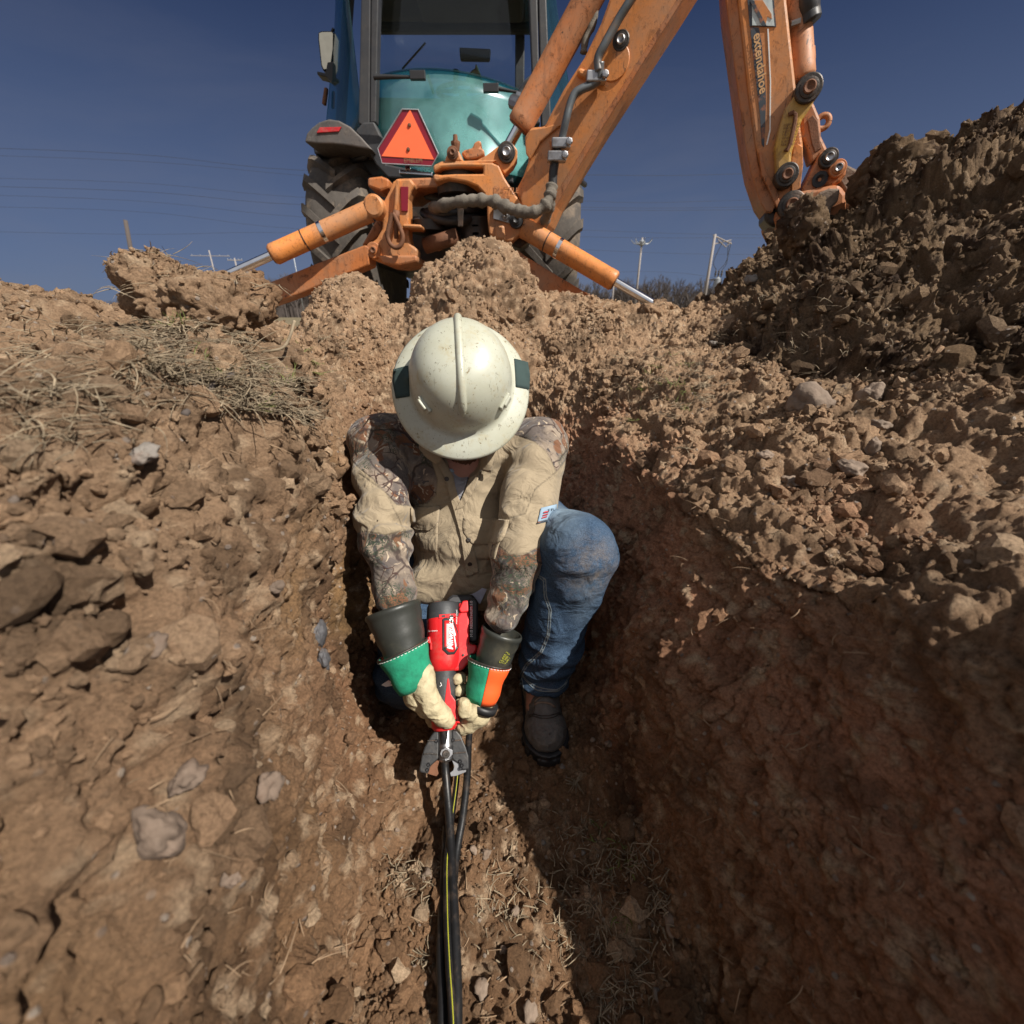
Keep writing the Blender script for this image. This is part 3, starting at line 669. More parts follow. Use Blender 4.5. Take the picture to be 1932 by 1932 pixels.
quarter(-1, -1.06, -1.70, -1.24, 2.07, 3.6); quarter(1, .21, .65, .24, 2.07, 3.6)
for x in (-1.38, .075): post('cab_post', (x, 5.5, 1.8), (x, 5.5, 3.45), .09, .09)
for x0, x1 in ((-1.62, -1.24), (.62, .26)): post('cab_post', (x0, 4.70, 2.0), (x1, 4.70, 3.5), .06, .10)
b = MB(); b.box((-.52, 4.62, 3.54), (1.55, 1.8, .10)); b.box((-.55, 5.42, 3.42), (1.5, .10, .07)); b.box((-.35, 5.1, 3.42), (.9, .4, .06)); b.build('roof', M['cabin_lining'], hoe, bevel=.03)
b = MB(); b.box((-.42, 3.9, 3.50), (1.35, .10, .16)); b.build('roof_rail', M['grey_paint'], hoe, bevel=.02)
b = MB(); b.prism([P(866, 88, Y=4.9), P(926, 91, Y=4.9), P(924, 113, Y=4.9), P(868, 112, Y=4.9)], (0, .05, 0)); b.build('sun_visor', M['black'], hoe, bevel=.012)
b = MB(); b.prism([P(640, 300, Y=5.3), P(690, 180, Y=5.3), P(1000, 185, Y=5.3), P(1040, 300, Y=5.3)], (0, .3, 0)); b.build('dashboard', M['grey_paint'], hoe, bevel=.04)
b = MB(); b.prism([P(*q, Y=4.75) for q in ((800, 310), (806, 215), (822, 196), (905, 196), (922, 215), (928, 310))], (0, .16, 0)); b.prism([P(*q, Y=4.55) for q in ((795, 318), (800, 290), (925, 290), (930, 318))], (0, .3, 0)); b.build('operator_seat', M['black'], hoe, bevel=.03, seg=3)
# steering wheel, levers, seat seen through the glass
c = P(873, 172, Y=4.7); b = MB(); ring = [c+Vector((math.cos(a)*.21, math.sin(a)*.13, math.sin(a)*.10)) for a in np.linspace(0, 2*math.pi, 33)]
b.tube(ring, .017, 8); b.tube([c-Vector((.2, 0, 0)), c+Vector((.2, 0, 0))], .012, 6); b.tube([c, c+Vector((.0, .15, -.35))], .03, 8); b.build('steering_wheel', M['grey_paint'], hoe, smooth=True)
for (x, y, x2, y2, r, mt) in ((861, 133, 858, 175, .02, 'black'), (806, 142, 818, 176, .012, 'black'), (905, 140, 885, 158, .045, 'seat')):
    b = MB(); b.tube(spline([P(x, y, Y=4.6), P((x+x2)/2, (y+y2)/2-2, Y=4.6), P(x2, y2, Y=4.6)], 5), [r*1.35]*2+[r]*9, 10); b.build('control_lever' if mt == 'black' else 'armrest', M[mt], hoe, smooth=True)
for pts in ([(545, 472), (640, 470), (780, 472), (815, 462)], [(1262, 540), (1310, 543), (1400, 560), (1490, 578)]):
    b = MB(); q = [P(*A_(*p), Y=3.66) for p in pts]; b.tube(q, [.016, .013, .009, .012], 8)
    e = q[-1] if pts[0][0] < 600 else q[0]; b.box(e, (.10, .03, .045)); b.build('window_latch', M['black'], hoe, bevel=.004)
b = MB(); b.tube([P(*A_(862, 262), Y=5.38), P(*A_(720, 422), Y=5.38)], .008, 6); b.build('wiper', M['black'], hoe)
b = MB(); b.prism(PL([(205, 195), (225, 187), (290, 187), (304, 200), (302, 300), (290, 380), (270, 430), (235, 432), (222, 400), (204, 240)], A_, 4.5), (0, .05, 0)); mir = b.build('side_mirror', M['black'], hoe, bevel=.012, seg=3)
b = MB(); b.prism(PL([(212, 203), (230, 196), (288, 196), (296, 206), (294, 300), (283, 376), (266, 420), (240, 422), (229, 396), (212, 240)], A_, 4.492), (0, .006, 0)); b.build('mirror_glass', M['mirror'], mir)
b = MB(); b.prism(PL([(262, 380), (328, 370), (326, 420), (300, 516), (255, 470), (200, 455), (198, 435), (250, 445)], A_, 4.46), (0, .10, 0)); b.tube(PL([(302, 175), (292, 190), (300, 380)], A_, 4.55), .012, 6); b.build('mirror_bracket', M['black'], hoe, bevel=.01)
plate('marker_light', [(240, 528), (262, 532), (248, 642), (224, 632)], 4.5, .04, M['rust'])
# --- slow vehicle triangle
tri = plate('warning_triangle', [(720, 667), (818, 670), (942, 940), (900, 1016), (598, 1000), (570, 908)], 3.62, .006, M['tri_red'], bevel=0)
plate('triangle_face', [(768, 670), (914, 975), (594, 954)], 3.616, .004, M['tri_orange'], bevel=0, parent=tri)
for p in ((764, 765), (757, 913)): b = MB(); b.lathe(P(*A_(*p), Y=3.615), (0, -1, 0), [(0, .012), (.006, .010), (.008, 0)], 12); b.build('bolt', M['rust'], tri)
text('lettering', 'EMBLEM', P(*A_(731, 994), Y=3.612), (1, 0, 0), (0, 0, 1), .035, M['seat'], tri)
b = MB(); e = [P(*A_(*p), Y=3.617) for p in ((720, 667), (818, 670), (942, 940), (900, 1016), (598, 1000), (570, 908), (720, 667))]; b.tube(e, .004, 4); b.build('triangle_rim', M['galv'], tri)
b = MB(); b.prism(PL([(700, 1035), (905, 1052), (905, 1078), (700, 1062)], A_, 3.70), (0, .08, 0)); b.prism(PL([(735, 1005), (770, 1007), (770, 1040), (735, 1038)], A_, 3.69), (0, .05, 0)); b.build('light_bar', M['chrome'], hoe, bevel=.006)
# --- main frame
plate('frame_backing', [(680, 1100), (1240, 1080), (1420, 1300), (1400, 1500), (1100, 1600), (700, 1600), (640, 1450), (600, 1260)], 3.52, .05, M['iron'])
plate('frame_back_beam', [(685, 1090), (905, 1082), (1235, 1120), (1235, 1165), (1180, 1150), (1000, 1142), (820, 1150), (775, 1180), (700, 1180)], 3.10, .36, M['orange_dirty'])
left = plate('frame_bracket', [(686, 1092), (662, 1110), (640, 1165), (604, 1232), (560, 1240), (528, 1262), (524, 1290), (545, 1325), (600, 1350), (596, 1400), (560, 1460), (505, 1500), (498, 1540), (520, 1580), (570, 1600), (700, 1618), (808, 1572), (812, 1525), (770, 1490), (760, 1440), (758, 1215), (775, 1170), (800, 1130), (770, 1090)], 3.04, .12, M['orange'], bevel=.016)
plate('frame_rib', [(700, 1095), (690, 1250), (668, 1400), (640, 1500), (628, 1500), (655, 1400), (672, 1250), (680, 1095)], 3.00, .05, M['orange'], bevel=.006)
plate('frame_flange', [(508, 1085), (590, 1075), (640, 1095), (640, 1150), (590, 1170), (508, 1140)], 3.16, .20, M['orange_dirty'])
plate('frame_flange', [(720, 1366), (838, 1372), (838, 1396), (720, 1392)], 3.0, .14, M['orange'])
plate('frame_foot', [(560, 1560), (810, 1560), (812, 1600), (700, 1625), (600, 1615)], 3.01, .35, M['orange_dirty'])
plate('reflector_strip', [(708, 1140), (756, 1140), (752, 1292), (714, 1290)], 3.03, .014, M['tri_red'], bevel=.002)
pin(P(*A_(575, 1258), Y=3.04), .050, hoe); pin(P(*A_(548, 1532), Y=3.04), .045, hoe, mat='orange_dirty', inner='rust', collar=1.6)
# cavity machinery
plate('swing_cylinder', [(840, 1470), (930, 1420), (1040, 1400), (1130, 1420), (1130, 1500), (1000, 1490), (930, 1520), (850, 1520)], 3.22, .14, M['orange_dirty'], bevel=.03)
b = MB()
for x0, x1, y0 in ((1110, 1240, 1380), (1110, 1245, 1430), (1115, 1240, 1475), (830, 950, 1395), (940, 1060, 1480)):
    b.lathe(P(*A_((x0+x1)/2, y0), Y=3.24), (0, 0, 1), [(-.03, .11), (-.025, .13), (.03, .13), (.035, .10)], 20)
b.build('swing_bearing', M['iron'], hoe, autosm=35)
b = MB(); b.tube([P(*A_(860, 1505), Y=3.14), P(*A_(1060, 1440), Y=3.10)], .045, 12); b.build('swing_rod', M['rust'], hoe, smooth=True)
plate('hose_bracket', [(1055, 1270), (1095, 1270), (1090, 1385), (1060, 1385)], 3.02, .02, M['iron'], bevel=.003)
plate('valve_block', [(765, 1320), (830, 1320), (835, 1360), (765, 1365)], 3.2, .1, M['steel'])
# swing casting
plate('swing_casting', [(910, 1062), (960, 1068), (1040, 1062), (1216, 1062), (1216, 1022), (1060, 1018), (960, 1026), (912, 1052), (908, 1010), (940, 996), (1100, 988), (1268, 992), (1312, 1012), (1345, 1085), (1400, 1170), (1470, 1275), (1502, 1318), (1498, 1352), (1440, 1430), (1392, 1474), (1330, 1476), (1252, 1432), (1240, 1330), (1238, 1235), (1222, 1185), (1180, 1140), (1110, 1112), (1000, 1095), (925, 1110), (908, 1095)], 2.98, .30, M['orange'], bevel=.020)
plate('casting_web', [(930, 1030), (1216, 1024), (1216, 1062), (930, 1066)], 3.12, .2, M['orange_dirty'])
plate('casting_top', [(912, 1008), (1268, 996), (1300, 975), (960, 985)], 3.0, .45, M['orange'])
plate('casting_boss', [(1290, 1380), (1345, 1375), (1350, 1470), (1290, 1460)], 2.94, .06, M['orange'])
b = MB(); b.lathe(P(*A_(1055, 1050), Y=3.15), (0, 0, 1), [(-.12, .12), (-.06, .13), (.02, .13), (.03, .1)], 22); b.build('king_pin', M['iron'], hoe, autosm=35)
for i, wd in enumerate(('DUCTILE', 'IRON', 'PIVOT')):
    text('cast_lettering', wd, P(*A_(1278, 1170+27*i), Y=2.978), (1, 0, -.06), (0, 0, 1), .036, M['orange_dirty'], hoe, depth=.002, bold=.012)
ear = plate('pin_ear', [(1120, 992), (1175, 980), (1235, 948), (1290, 905), (1325, 882), (1360, 872), (1400, 882), (1424, 915), (1424, 965), (1400, 1010), (1345, 1065), (1300, 1000)], 3.02, .10, M['orange'], bevel=.014)
pin(P(*A_(1357, 935), Y=3.02), .062, hoe, inner='steel')
plate('pin_ear', [(975, 992), (992, 940), (1000, 915), (1028, 900), (1060, 912), (1078, 945), (1098, 992)], 3.0, .10, M['orange'], bevel=.012)
pin(P(*A_(1029, 940), Y=3.0), .040, hoe, inner='rust', mat='rust')
b = MB(); b.lathe(P(*A_(1046, 880), Y=3.05), (0, 0, 1), [(-.03, .02), (0, .026), (.01, .026), (.012, .014), (.04, .012)], 10); b.build('grease_fitting', M['rust'], hoe)
hook = [(1078, 935), (1100, 915), (1150, 902), (1160, 870), (1175, 862), (1190, 855), (1206, 870), (1196, 900), (1222, 915), (1222, 945), (1180, 965), (1110, 975)]
plate('lock_hook', hook, 3.05, .10, M['orange_dirty'], bevel=.022)
plate('gusset_plate', [(1278, 1262), (1390, 1300), (1396, 1372), (1276, 1338)], 2.962, .014, M['steel'], bevel=.003)
pin(P(*A_(1350, 1322), Y=2.96), .026, hoe, mat='steel'); pin(P(*A_(1416, 1347), Y=2.97), .052, hoe, mat='black', inner='black')
# tow ring
c = P(*A_(684, 1445), Y=3.0); b = MB(); ring = []
for a in np.linspace(0, 2*math.pi, 33):
    ring.append(c+Vector((math.sin(a)*.046*(1 if math.cos(a) < 0 else 1-.62*math.cos(a)), -.03, (math.cos(a)*.062 if math.cos(a) < 0 else math.cos(a)*.105)+.0)))
b.tube(ring, .013, 10, caps=False); o = b.build('tow_ring', M['rust'], hoe, smooth=True)
b = MB(); b.tube([P(*A_(684, 1290), Y=2.99), P(*A_(684, 1460), Y=2.985)], .014, 8); b.tube([P(*A_(684, 1290), Y=2.99), P(*A_(684, 1350), Y=2.985)], .02, 10); b.build('ring_bolt', M['rust'], o, smooth=True)
# --- hoses
def hose(pts, r, mat='hose', name='hydraulic_hose', cv=A_, ys=3.05, rib=0, n=8):
    q = [P(*cv(p[0], p[1]), Y=(p[2] if len(p) > 2 else ys)) for p in pts]; s_ = spline(q, 8); b = MB()
    rj = np.random.RandomState(int(pts[0][0])); rr = [r*(1+rib*(rj.rand()-.5)*2.2+rib*.8*math.sin(i*.8)) for i in range(len(s_))]
    b.tube(s_, rr, n); return b.build(name, M[mat], hoe, smooth=True)
hose([(905, 1275, 3.2), (960, 1260, 3.02), (1060, 1236, 2.94), (1180, 1226, 2.92), (1280, 1232, 2.90), (1340, 1260, 2.88), (1430, 1290, 2.86), (1520, 1298, 2.84), (1590, 1262, 2.84), (1622, 1200, 2.86), (1634, 1140, 2.88)], .031, 'sleeve', rib=.13, n=12, name='hose_sleeve')
for p in ([(870, 1190, 3.3), (960, 1215, 3.2), (1050, 1225, 3.1), (1200, 1250, 3.15), (1260, 1260, 3.3)], [(900, 1180, 3.35), (1000, 1200, 3.2), (1120, 1205, 3.2), (1240, 1220, 3.3)],
          [(850, 1300, 3.25), (900, 1330, 3.15), (1000, 1350, 3.1), (1100, 1345, 3.1), (1220, 1320, 3.25)], [(860, 1310, 3.3), (880, 1300, 3.2), (960, 1310, 3.12), (1080, 1300, 3.12), (1230, 1310, 3.3)],
          [(880, 1350, 3.3), (980, 1330, 3.15), (1100, 1330, 3.15), (1240, 1345, 3.3)], [(920, 1240, 3.3), (1060, 1270, 3.12), (1150, 1280, 3.15), (1240, 1275, 3.3)], [(850, 1380, 3.35), (950, 1375, 3.2), (1120, 1370, 3.2), (1240, 1380, 3.35)]):
    hose(p, .027)
hose([(1630, 1150, 2.9), (1625, 1240, 2.92), (1600, 1330, 2.98), (1570, 1400, 3.05), (1545, 1440, 3.15)], .029, 'sleeve', rib=.13, name='hose_sleeve')
hose([(1640, 1135, 2.88), (1643, 1060, 2.88), (1655, 980, 2.88)], .024)
hose([(1655, 1000, 2.88), (1668, 930, 2.88), (1690, 870, 2.88), (1720, 740, 2.86), (1742, 650, 2.86), (1770, 580, 2.86), (1810, 548, 2.86), (1900, 508, 2.86), (1925, 470, 2.85), (1932, 380, 2.84)], .020, 'pipe', name='hydraulic_pipe')
hose([(1129, 135, 2.84), (1128, 110, 2.84), (1140, 85, 2.83), (1165, 40, 2.82), (1190, 0, 2.8), (1230, -60, 2.78)], .020, 'pipe', name='hydraulic_pipe', cv=V_)
for (x, y) in ((1690, 880), (1665, 960), (1905, 475)):
    c = P(*A_(x, y), Y=2.86); b = MB(); b.box(c, (.10, .05, .045)); b.lathe(c+Vector((.04, -.03, 0)), (0, -1, 0), [(0, .02), (.012, .02), (.014, 0)], 6); b.build('pipe_clamp', M['steel'], hoe, bevel=.006)
hose([(1420, 610, 3.2), (1440, 570, 3.18), (1480, 510, 3.15), (1540, 450, 3.12), (1600, 350, 3.1), (1700, 150, 3.05), (1770, 0, 3.0)], .016, 'pipe', name='hydraulic_pipe')
b = MB(); b.tube([P(*A_(1395, 622), Y=3.16), P(*A_(1440, 640), Y=3.12)], .035, 10); b.tube([P(*A_(1440, 575), Y=3.15), P(*A_(1425, 625), Y=3.15)], .026, 6); b.tube([P(*A_(1435, 640), Y=3.1), P(*A_(1450, 670), Y=3.08)], .02, 8); b.build('hose_fitting', M['steel'], hoe)
hose([(1125, 0, 3.0), (1120, 40, 3.0), (1105, 75, 3.0), (1101, 100, 3.0)], .018, 'sleeve', cv=V_, rib=.1)
# --- boom and dipper share one upright plane
bdir = Vector((1, -.34, 0)).normalized(); bn = Vector((-.34, -1, 0)).normalized(); b0 = Vector((.06, 3.16, 1.6))
def BP(x, y, off=.12):
    d = ray(x, y); o_ = Vector((0, 0, CAMZ)); q = b0+bn*off; s = (q-o_).dot(bn)/d.dot(bn); return o_+d*s
def bplate(name, pts, off, t, mat, cv=V_, bevel=.012, parent=hoe):
    b = MB(); b.prism([BP(*cv(*p), off=off) for p in pts], -bn*t); return b.build(name, M[mat], parent, bevel=bevel)
boomo = bplate('boom', [(1235, -170), (1148, 0), (1133, 42), (1101, 108), (1062, 168), (1038, 214), (1027, 237), (1001, 239), (988, 258), (997, 300), (986, 332), (972, 358), (985, 400), (999, 415), (1003, 434), (990, 452), (1004, 458), (1030, 420), (1046, 386), (1133, 240), (1284, 0), (1385, -165)], .12, .24, 'orange', bevel=.016)
bplate('boom_flange', [(1272, 0), (1284, 0), (1385, -165), (1375, -165)][::-1]+[(1122, 238), (1036, 380), (1002, 440), (1004, 458), (1030, 424), (1048, 388), (1134, 242)], .135, .27, 'orange_dirty', bevel=.006) if False else None
bplate('boom_edge', [(1376, -165), (1276, 0), (1126, 238), (1040, 380), (1001, 440), (1004, 458), (1032, 422), (1048, 388), (1135, 242), (1287, 0), (1388, -165)], .126, .018, 'orange_dirty', bevel=.004)
bplate('boom_edge', [(1376, -165), (1276, 0), (1126, 238), (1040, 380), (1004, 458), (1030, 420), (1046, 388), (1133, 242), (1285, 0), (1386, -165)], -.125, .018, 'orange_dirty', bevel=.004)
bplate('boom_ear', [(1598, 775), (1640, 760), (1690, 760), (1560, 870), (1500, 975), (1475, 940), (1470, 860), (1500, 790)], .138, .02, 'orange', cv=A_, bevel=.006)
for (x, y, r) in ((1172, 78, .052),): 
    pin(BP(x, y, .12), r, hoe, axis=bn, inner='steel', h=.016, collar=1.25)
b = MB(); b.lathe(BP(1159, 117, .12), bn, [(-.01, .075), (.006, .075), (.008, .072), (.008, 0)], 28); b.build('boom_cap', M['orange'], hoe, autosm=30)
plate('pipe_boss', [(1618, 850), (1740, 850), (1760, 885), (1740, 905), (1640, 900)], 2.93, .05, M['orange'], bevel=.012)
plate('pipe_boss', [(1790, 425), (1812, 410), (1860, 430), (1932, 470), (1932, 500), (1850, 480), (1800, 455)], 2.90, .05, M['orange'], bevel=.01)
# boom cylinder
def cyl(p0, p1, r, mat, name, parent=hoe, rod=None, bands=()):
    d = (p1-p0); b = MB(); Lc = d.length; b.lathe(p0, d, [(0, r*.86), (.006, r*.97), (.012, r), (.05, r), (.052, r*.985), (Lc-.03, r*.985), (Lc-.02, r), (Lc, r), (Lc, r*.5)], 32)
    o = b.build(name, M[mat], parent, autosm=35); dn = d.normalized()
    b = MB(); b.lathe(p0-dn*.006, dn, [(0, r*.80), (.004, r*.88), (.012, r*.88)], 28); b.build('end_cap', M['rust'], o, autosm=35)
    for at_, w, mt in bands:
        b = MB(); b.lathe(p0+dn*at_, dn, [(0, r*.99), (0, r*1.02), (w, r*1.02), (w, r*.99)], 32); b.build('band', M[mt], o, autosm=30)
    if rod:
        b = MB(); b.lathe(p0+dn*.02, -dn, [(0, rod[0]), (rod[1], rod[0])], 24); b.build('piston_rod', M['chrome'], o, autosm=35)
    return o
p0 = P(*A_(1432, 778), Y=3.12); p1 = P(1147, -70, Y=2.98)
cyl(p0, p1, .072, 'orange_dirty', 'boom_cylinder', rod=(.030, .14))
# outriggers
for name_, pr, pe in (('left', P(*A_(520, 1292), Y=3.02), P(514, 481, Y=2.90)), ('right', P(988, 430, Y=3.02), P(1160, 531, Y=2.90))):
    L_ = (pr-pe).length
    cyl(pe, pr, .056, 'orange', 'outrigger_cylinder', rod=(.024, .40 if name_ == 'left' else .50), bands=((L_*.33 if name_ == 'left' else L_*.74, .006, 'black'), (L_*.50 if name_ == 'left' else L_*.60, .022, 'chrome')))
pe = P(*A_(560, 1270), Y=3.02); b = MB(); b.lathe(pe+Vector((0, .05, 0)), (0, -1, 0), [(0, .058), (.10, .058), (.11, .045)], 24); b.build('cylinder_eye', M['orange'], hoe, autosm=35)
plate('outrigger_arm', [(696, 466), (688, 462), (600, 496), (500, 536), (400, 580), (300, 640), (360, 660), (480, 585), (561, 556), (696, 500)], 3.02, .16, M['orange_dirty'], cv=V_, bevel=.008)
plate('outrigger_arm', [(975, 470), (990, 482), (1060, 525), (1150, 578), (1260, 640), (1200, 650), (1100, 606), (1040, 570), (970, 525)], 3.02, .16, M['orange_dirty'], cv=V_, bevel=.008)
plate('frame_cheek', [(1385, 1470), (1440, 1440), (1500, 1370), (1520, 1400), (1500, 1480), (1440, 1520), (1390, 1500)], 3.10, .2, M['iron'])
plate('lower_frame', [(470, 1500), (560, 1340), (600, 1350), (598, 1420), (520, 1500)], 3.16, .12, M['orange_dirty'])
# dipper
bplate('dipper', [(838, 0), (820, -300), (1130, -300), (1140, 0), (1200, 560), (1222, 750), (1240, 880), (1240, 1000), (1222, 1150), (1110, 1230), (1086, 1278), (1046, 1200), (985, 1060), (960, 940), (945, 880), (905, 590)], .11, .20, 'orange', cv=B_, bevel=.012)
bplate('dipper_edge', [(765, 0), (745, -300), (825, -300), (842, 0), (908, 590), (948, 880), (966, 1000), (1010, 1120), (1080, 1240), (1050, 1300), (1012, 1292), (978, 1240), (918, 1060), (888, 900), (840, 560)], .10, .22, 'orange_dirty', cv=B_, bevel=.006)
bplate('dipper_rib', [(968, 930), (985, 925), (1010, 1040), (1080, 1160), (1095, 1230), (1080, 1270), (1040, 1180), (985, 1070)], .124, .02, 'orange_dirty', cv=B_, bevel=.003)
bplate('dipper_rib', [(1165, 1000), (1180, 900), (1205, 875), (1235, 895), (1240, 1000), (1222, 1150), (1170, 1180)], .122, .02, 'orange', cv=B_, bevel=.003)
b = MB(); ppp = [BP(*B_(1178, -300), off=.02), BP(*B_(1180, 0), off=.02), BP(*B_(1200, 300), off=.02), BP(*B_(1226, 490), off=.02)]
cyl(BP(*B_(1228, 495), off=.02), BP(*B_(1172, -300), off=.02), .058, 'orange_dirty', 'bucket_cylinder', rod=(.03, .12))
b = MB(); b.tube([BP(*B_(1165, 150), off=.09), BP(*B_(1222, 130), off=.09)], .012, 6); b.build('pipe_clamp', M['steel'], hoe)
def bh(pts, r, mat, name): 
    b = MB(); b.tube(spline([BP(*B_(x, y), off=o_) for x, y, o_ in pts], 8), r, 8); b.build(name, M[mat], hoe, smooth=True)
bh([(1215, -80, .06), (1222, 40, .06), (1222, 140, .06), (1248, 190, .05), (1268, 250, .04), (1270, 330, .04)], .012, 'pipe', 'hydraulic_pipe')
bh([(1275, -60, .06), (1272, 20, .06), (1272, 80, .05), (1282, 140, .05)], .045, 'hose', 'hydraulic_hose')
bh([(1245, 400, .03), (1262, 392, .03), (1275, 370, .03), (1272, 300, .03)], .026, 'orange_dirty', 'hose_fitting')
bplate('bucket_link', [(1205, 545), (1240, 510), (1300, 530), (1320, 590), (1290, 650), (1235, 730), (1200, 830), (1172, 930), (1166, 1010), (1180, 1075), (1150, 1130), (1100, 1125), (1075, 1050), (1066, 900), (1090, 790), (1130, 660), (1175, 600)], .165, .05, 'yellow', cv=B_, bevel=.012)
b = MB(); groove = [(1150, 700), (1175, 688), (1192, 700), (1190, 740), (1160, 880), (1140, 920), (1128, 910)]
b.tube([BP(*B_(*p), off=.172) for p in groove], .009, 6); b.build('link_rim', M['rust'], hoe)
bplate('bucket_link', [(1288, 600), (1312, 640), (1345, 720), (1352, 830), (1385, 900), (1425, 960), (1400, 1010), (1360, 1010), (1330, 960), (1290, 1000), (1262, 900), (1230, 830), (1225, 720), (1240, 660)], .06, .10, 'orange_dirty', cv=B_, bevel=.012)
bplate('link_recess', [(1262, 735), (1300, 700), (1330, 740), (1345, 870), (1355, 905), (1310, 935), (1290, 880)], .064, .02, 'rust', cv=B_, bevel=.004)
b = MB(); c = BP(*B_(1358, 748), off=.02); ring = [c+(bdir*math.cos(a)+Vector((0, 0, 1))*math.sin(a))*.026 for a in np.linspace(0, 2*math.pi, 21)]; b.tube(ring, .013, 8, caps=False); b.build('lifting_eye', M['orange_dirty'], hoe, smooth=True)
pin(BP(*B_(1270, 545), off=.165), .068, hoe, axis=bn, inner='rust'); pin(BP(*B_(1137, 1072), off=.165), .062, hoe, axis=bn, inner='rust')
pin(BP(*B_(1392, 968), off=.08), .05, hoe, axis=bn, inner='steel'); pin(BP(*B_(1447, 1032), off=.08), .045, hoe, axis=bn, mat='orange_dirty')
bplate('bucket_bracket', [(1340, 930), (1395, 915), (1430, 960), (1440, 1000), (1480, 990), (1510, 1030), (1500, 1070), (1470, 1110), (1420, 1140), (1380, 1130), (1300, 1170), (1235, 1190), (1225, 1160), (1270, 1080), (1310, 1000)], .07, .14, 'orange_dirty', cv=B_, bevel=.012)
b = MB(); b.lathe(BP(*B_(1342, 1096), off=.075), bn, [(-.02, .034), (.002, .034), (.003, .02), (-.01, 0)], 18); b.build('bracket_hole', M['black'], hoe)
bplate('dipper_foot', [(1005, 1290), (1050, 1270), (1090, 1300), (1140, 1330), (1142, 1385), (1080, 1388), (1030, 1378), (1005, 1340)], .07, .20, 'iron', cv=B_, bevel=.025)
buck = bplate('bucket', [(1060, 1340), (1085, 1270), (1120, 1210), (1180, 1178), (1300, 1150), (1400, 1128), (1470, 1125), (1510, 1180), (1500, 1420), (1420, 1500), (1200, 1500), (1110, 1440)], .10, .40, 'orange_dirty', cv=B_, bevel=.02)
b = MB(); b.prism([BP(*B_(*p), off=.14) for p in ((1330, 1180), (1400, 1150), (1468, 1150), (1455, 1230), (1412, 1270), (1408, 1340), (1380, 1410), (1352, 1440), (1332, 1400), (1328, 1290))], -bn*.04); b.build('side_cutter', M['stone'], buck, bevel=.01)
pin(BP(*B_(1165, 1255), off=.11), .075, hoe, axis=bn, inner='rust')
b = MB(); b.prism([BP(*B_(*p), off=.0) for p in ((1500, 1000), (1590, 1045), (1620, 1120), (1500, 1180), (1455, 1100), (1470, 1010))], -bn*.3); b.build('bucket_lip', M['stone'], buck, bevel=.02)
# decals and lettering on the dipper
bplate('decal', [(898, -10), (1060, -10), (1074, 164), (912, 160)], .1125, .002, 'decal_blue', cv=B_, bevel=0)
bplate('decal_field', [(925, -8), (1048, -8), (1064, 158), (928, 154)], .1145, .002, 'decal_white', cv=B_, bevel=0)
bplate('decal_mark', [(940, 0), (990, 0), (1045, 85), (1048, 115), (1020, 100), (1010, 150), (980, 120), (960, 70)], .1165, .002, 'orange', cv=B_, bevel=0)
bplate('decal_mark', [(912, 0), (935, 0), (1015, 155), (990, 158)], .1172, .002, 'decal_blue', cv=B_, bevel=0)
bplate('decal_strip', [(915, 165), (968, 168), (985, 260), (1010, 560), (1012, 640), (1000, 900), (985, 880), (975, 700), (940, 400)], .1125, .002, 'decal_blue', cv=B_, bevel=0)
bplate('pinstripe', [(1020, 175), (1028, 175), (1043, 500), (1040, 800), (1020, 885), (1012, 885), (1033, 790), (1036, 500)], .1125, .002, 'white', cv=B_, bevel=0)
a0 = BP(*B_(935, 215), off=.112); a1 = BP(*B_(978, 625), off=.112); rt = a1-a0
text('decal_lettering', 'extendahoe', a0, rt, rt.cross(bn)*-1, rt.length/5.35, M['decal_tan'], hoe, depth=.004, bold=.02)
for i in range(7):
    a0 = BP(*B_(1115+6*(i % 2)-0, 760+24*i), off=.165)
    text('link_lettering', ['KEEP CLEAR', 'PINCH POINT', 'KEEP HANDS', 'OUT OF LINK', 'WHEN MACHINE', 'IS RUNNING', 'READ MANUAL'][i], BP(*B_(1118-3*i, 775+20*i), off=.165), bdir, (0, 0, 1), .013, M['rust'], hoe, depth=.002)
# ---------------------------------------------------------------- poles, wires, winter trees
def pole(name, px, ybot, ytop, Y, label, arms=(), lean=0, r=.16, extra=None, group='utility poles in the distance', mat='wood'):
    xb, xt = px; base = P(xb, ybot, Y=Y); top = P(xt, ytop, Y=Y); base.z = .8; base.x = top.x = (base.x+top.x)/2; base.x -= lean
    o = empty(name, base); tag(o, label, 'utility pole', group)
    b = MB(); b.tube([base, top], [r, r*.7], 10); b.build('pole', M[mat], o, smooth=True)
    for k, (dz, L_, rot) in enumerate(arms):
        b = MB(); c = top-Vector((0, 0, dz)); d = Vector((math.cos(rot), math.sin(rot), 0)); b.tube([c-d*L_/2, c+d*L_/2], r*.42, 6); a = b.build('crossarm', M[mat], o)
        for t in (-.46, -.25, .25, .46): q = c+d*L_*t; b = MB(); b.lathe(q, (0, 0, 1), [(0, r*.2), (r*1.0, r*.35), (r*1.6, r*.35), (r*1.8, .01)], 8); b.build('insulator', M['galv'], a, smooth=True)
    if extra: extra(o, top, base, r)
    return top
def star(o, top, base, r):
    b = MB()
    for k in range(7):
        a = k*.9+.2; b.tube(spline([top-Vector((0, 0, .6)), top+Vector((math.cos(a)*.9, math.sin(a)*.9, -.75)), top+Vector((math.cos(a)*1.5, math.sin(a)*1.5, -.25))], 4), .05, 5)
    b.lathe(top-Vector((0, 0, 1.0)), (0, 0, 1), [(0, .2), (.1, .4), (.5, .45), (.7, .2)], 10); b.build('wire_bracket', M['galv'], o)
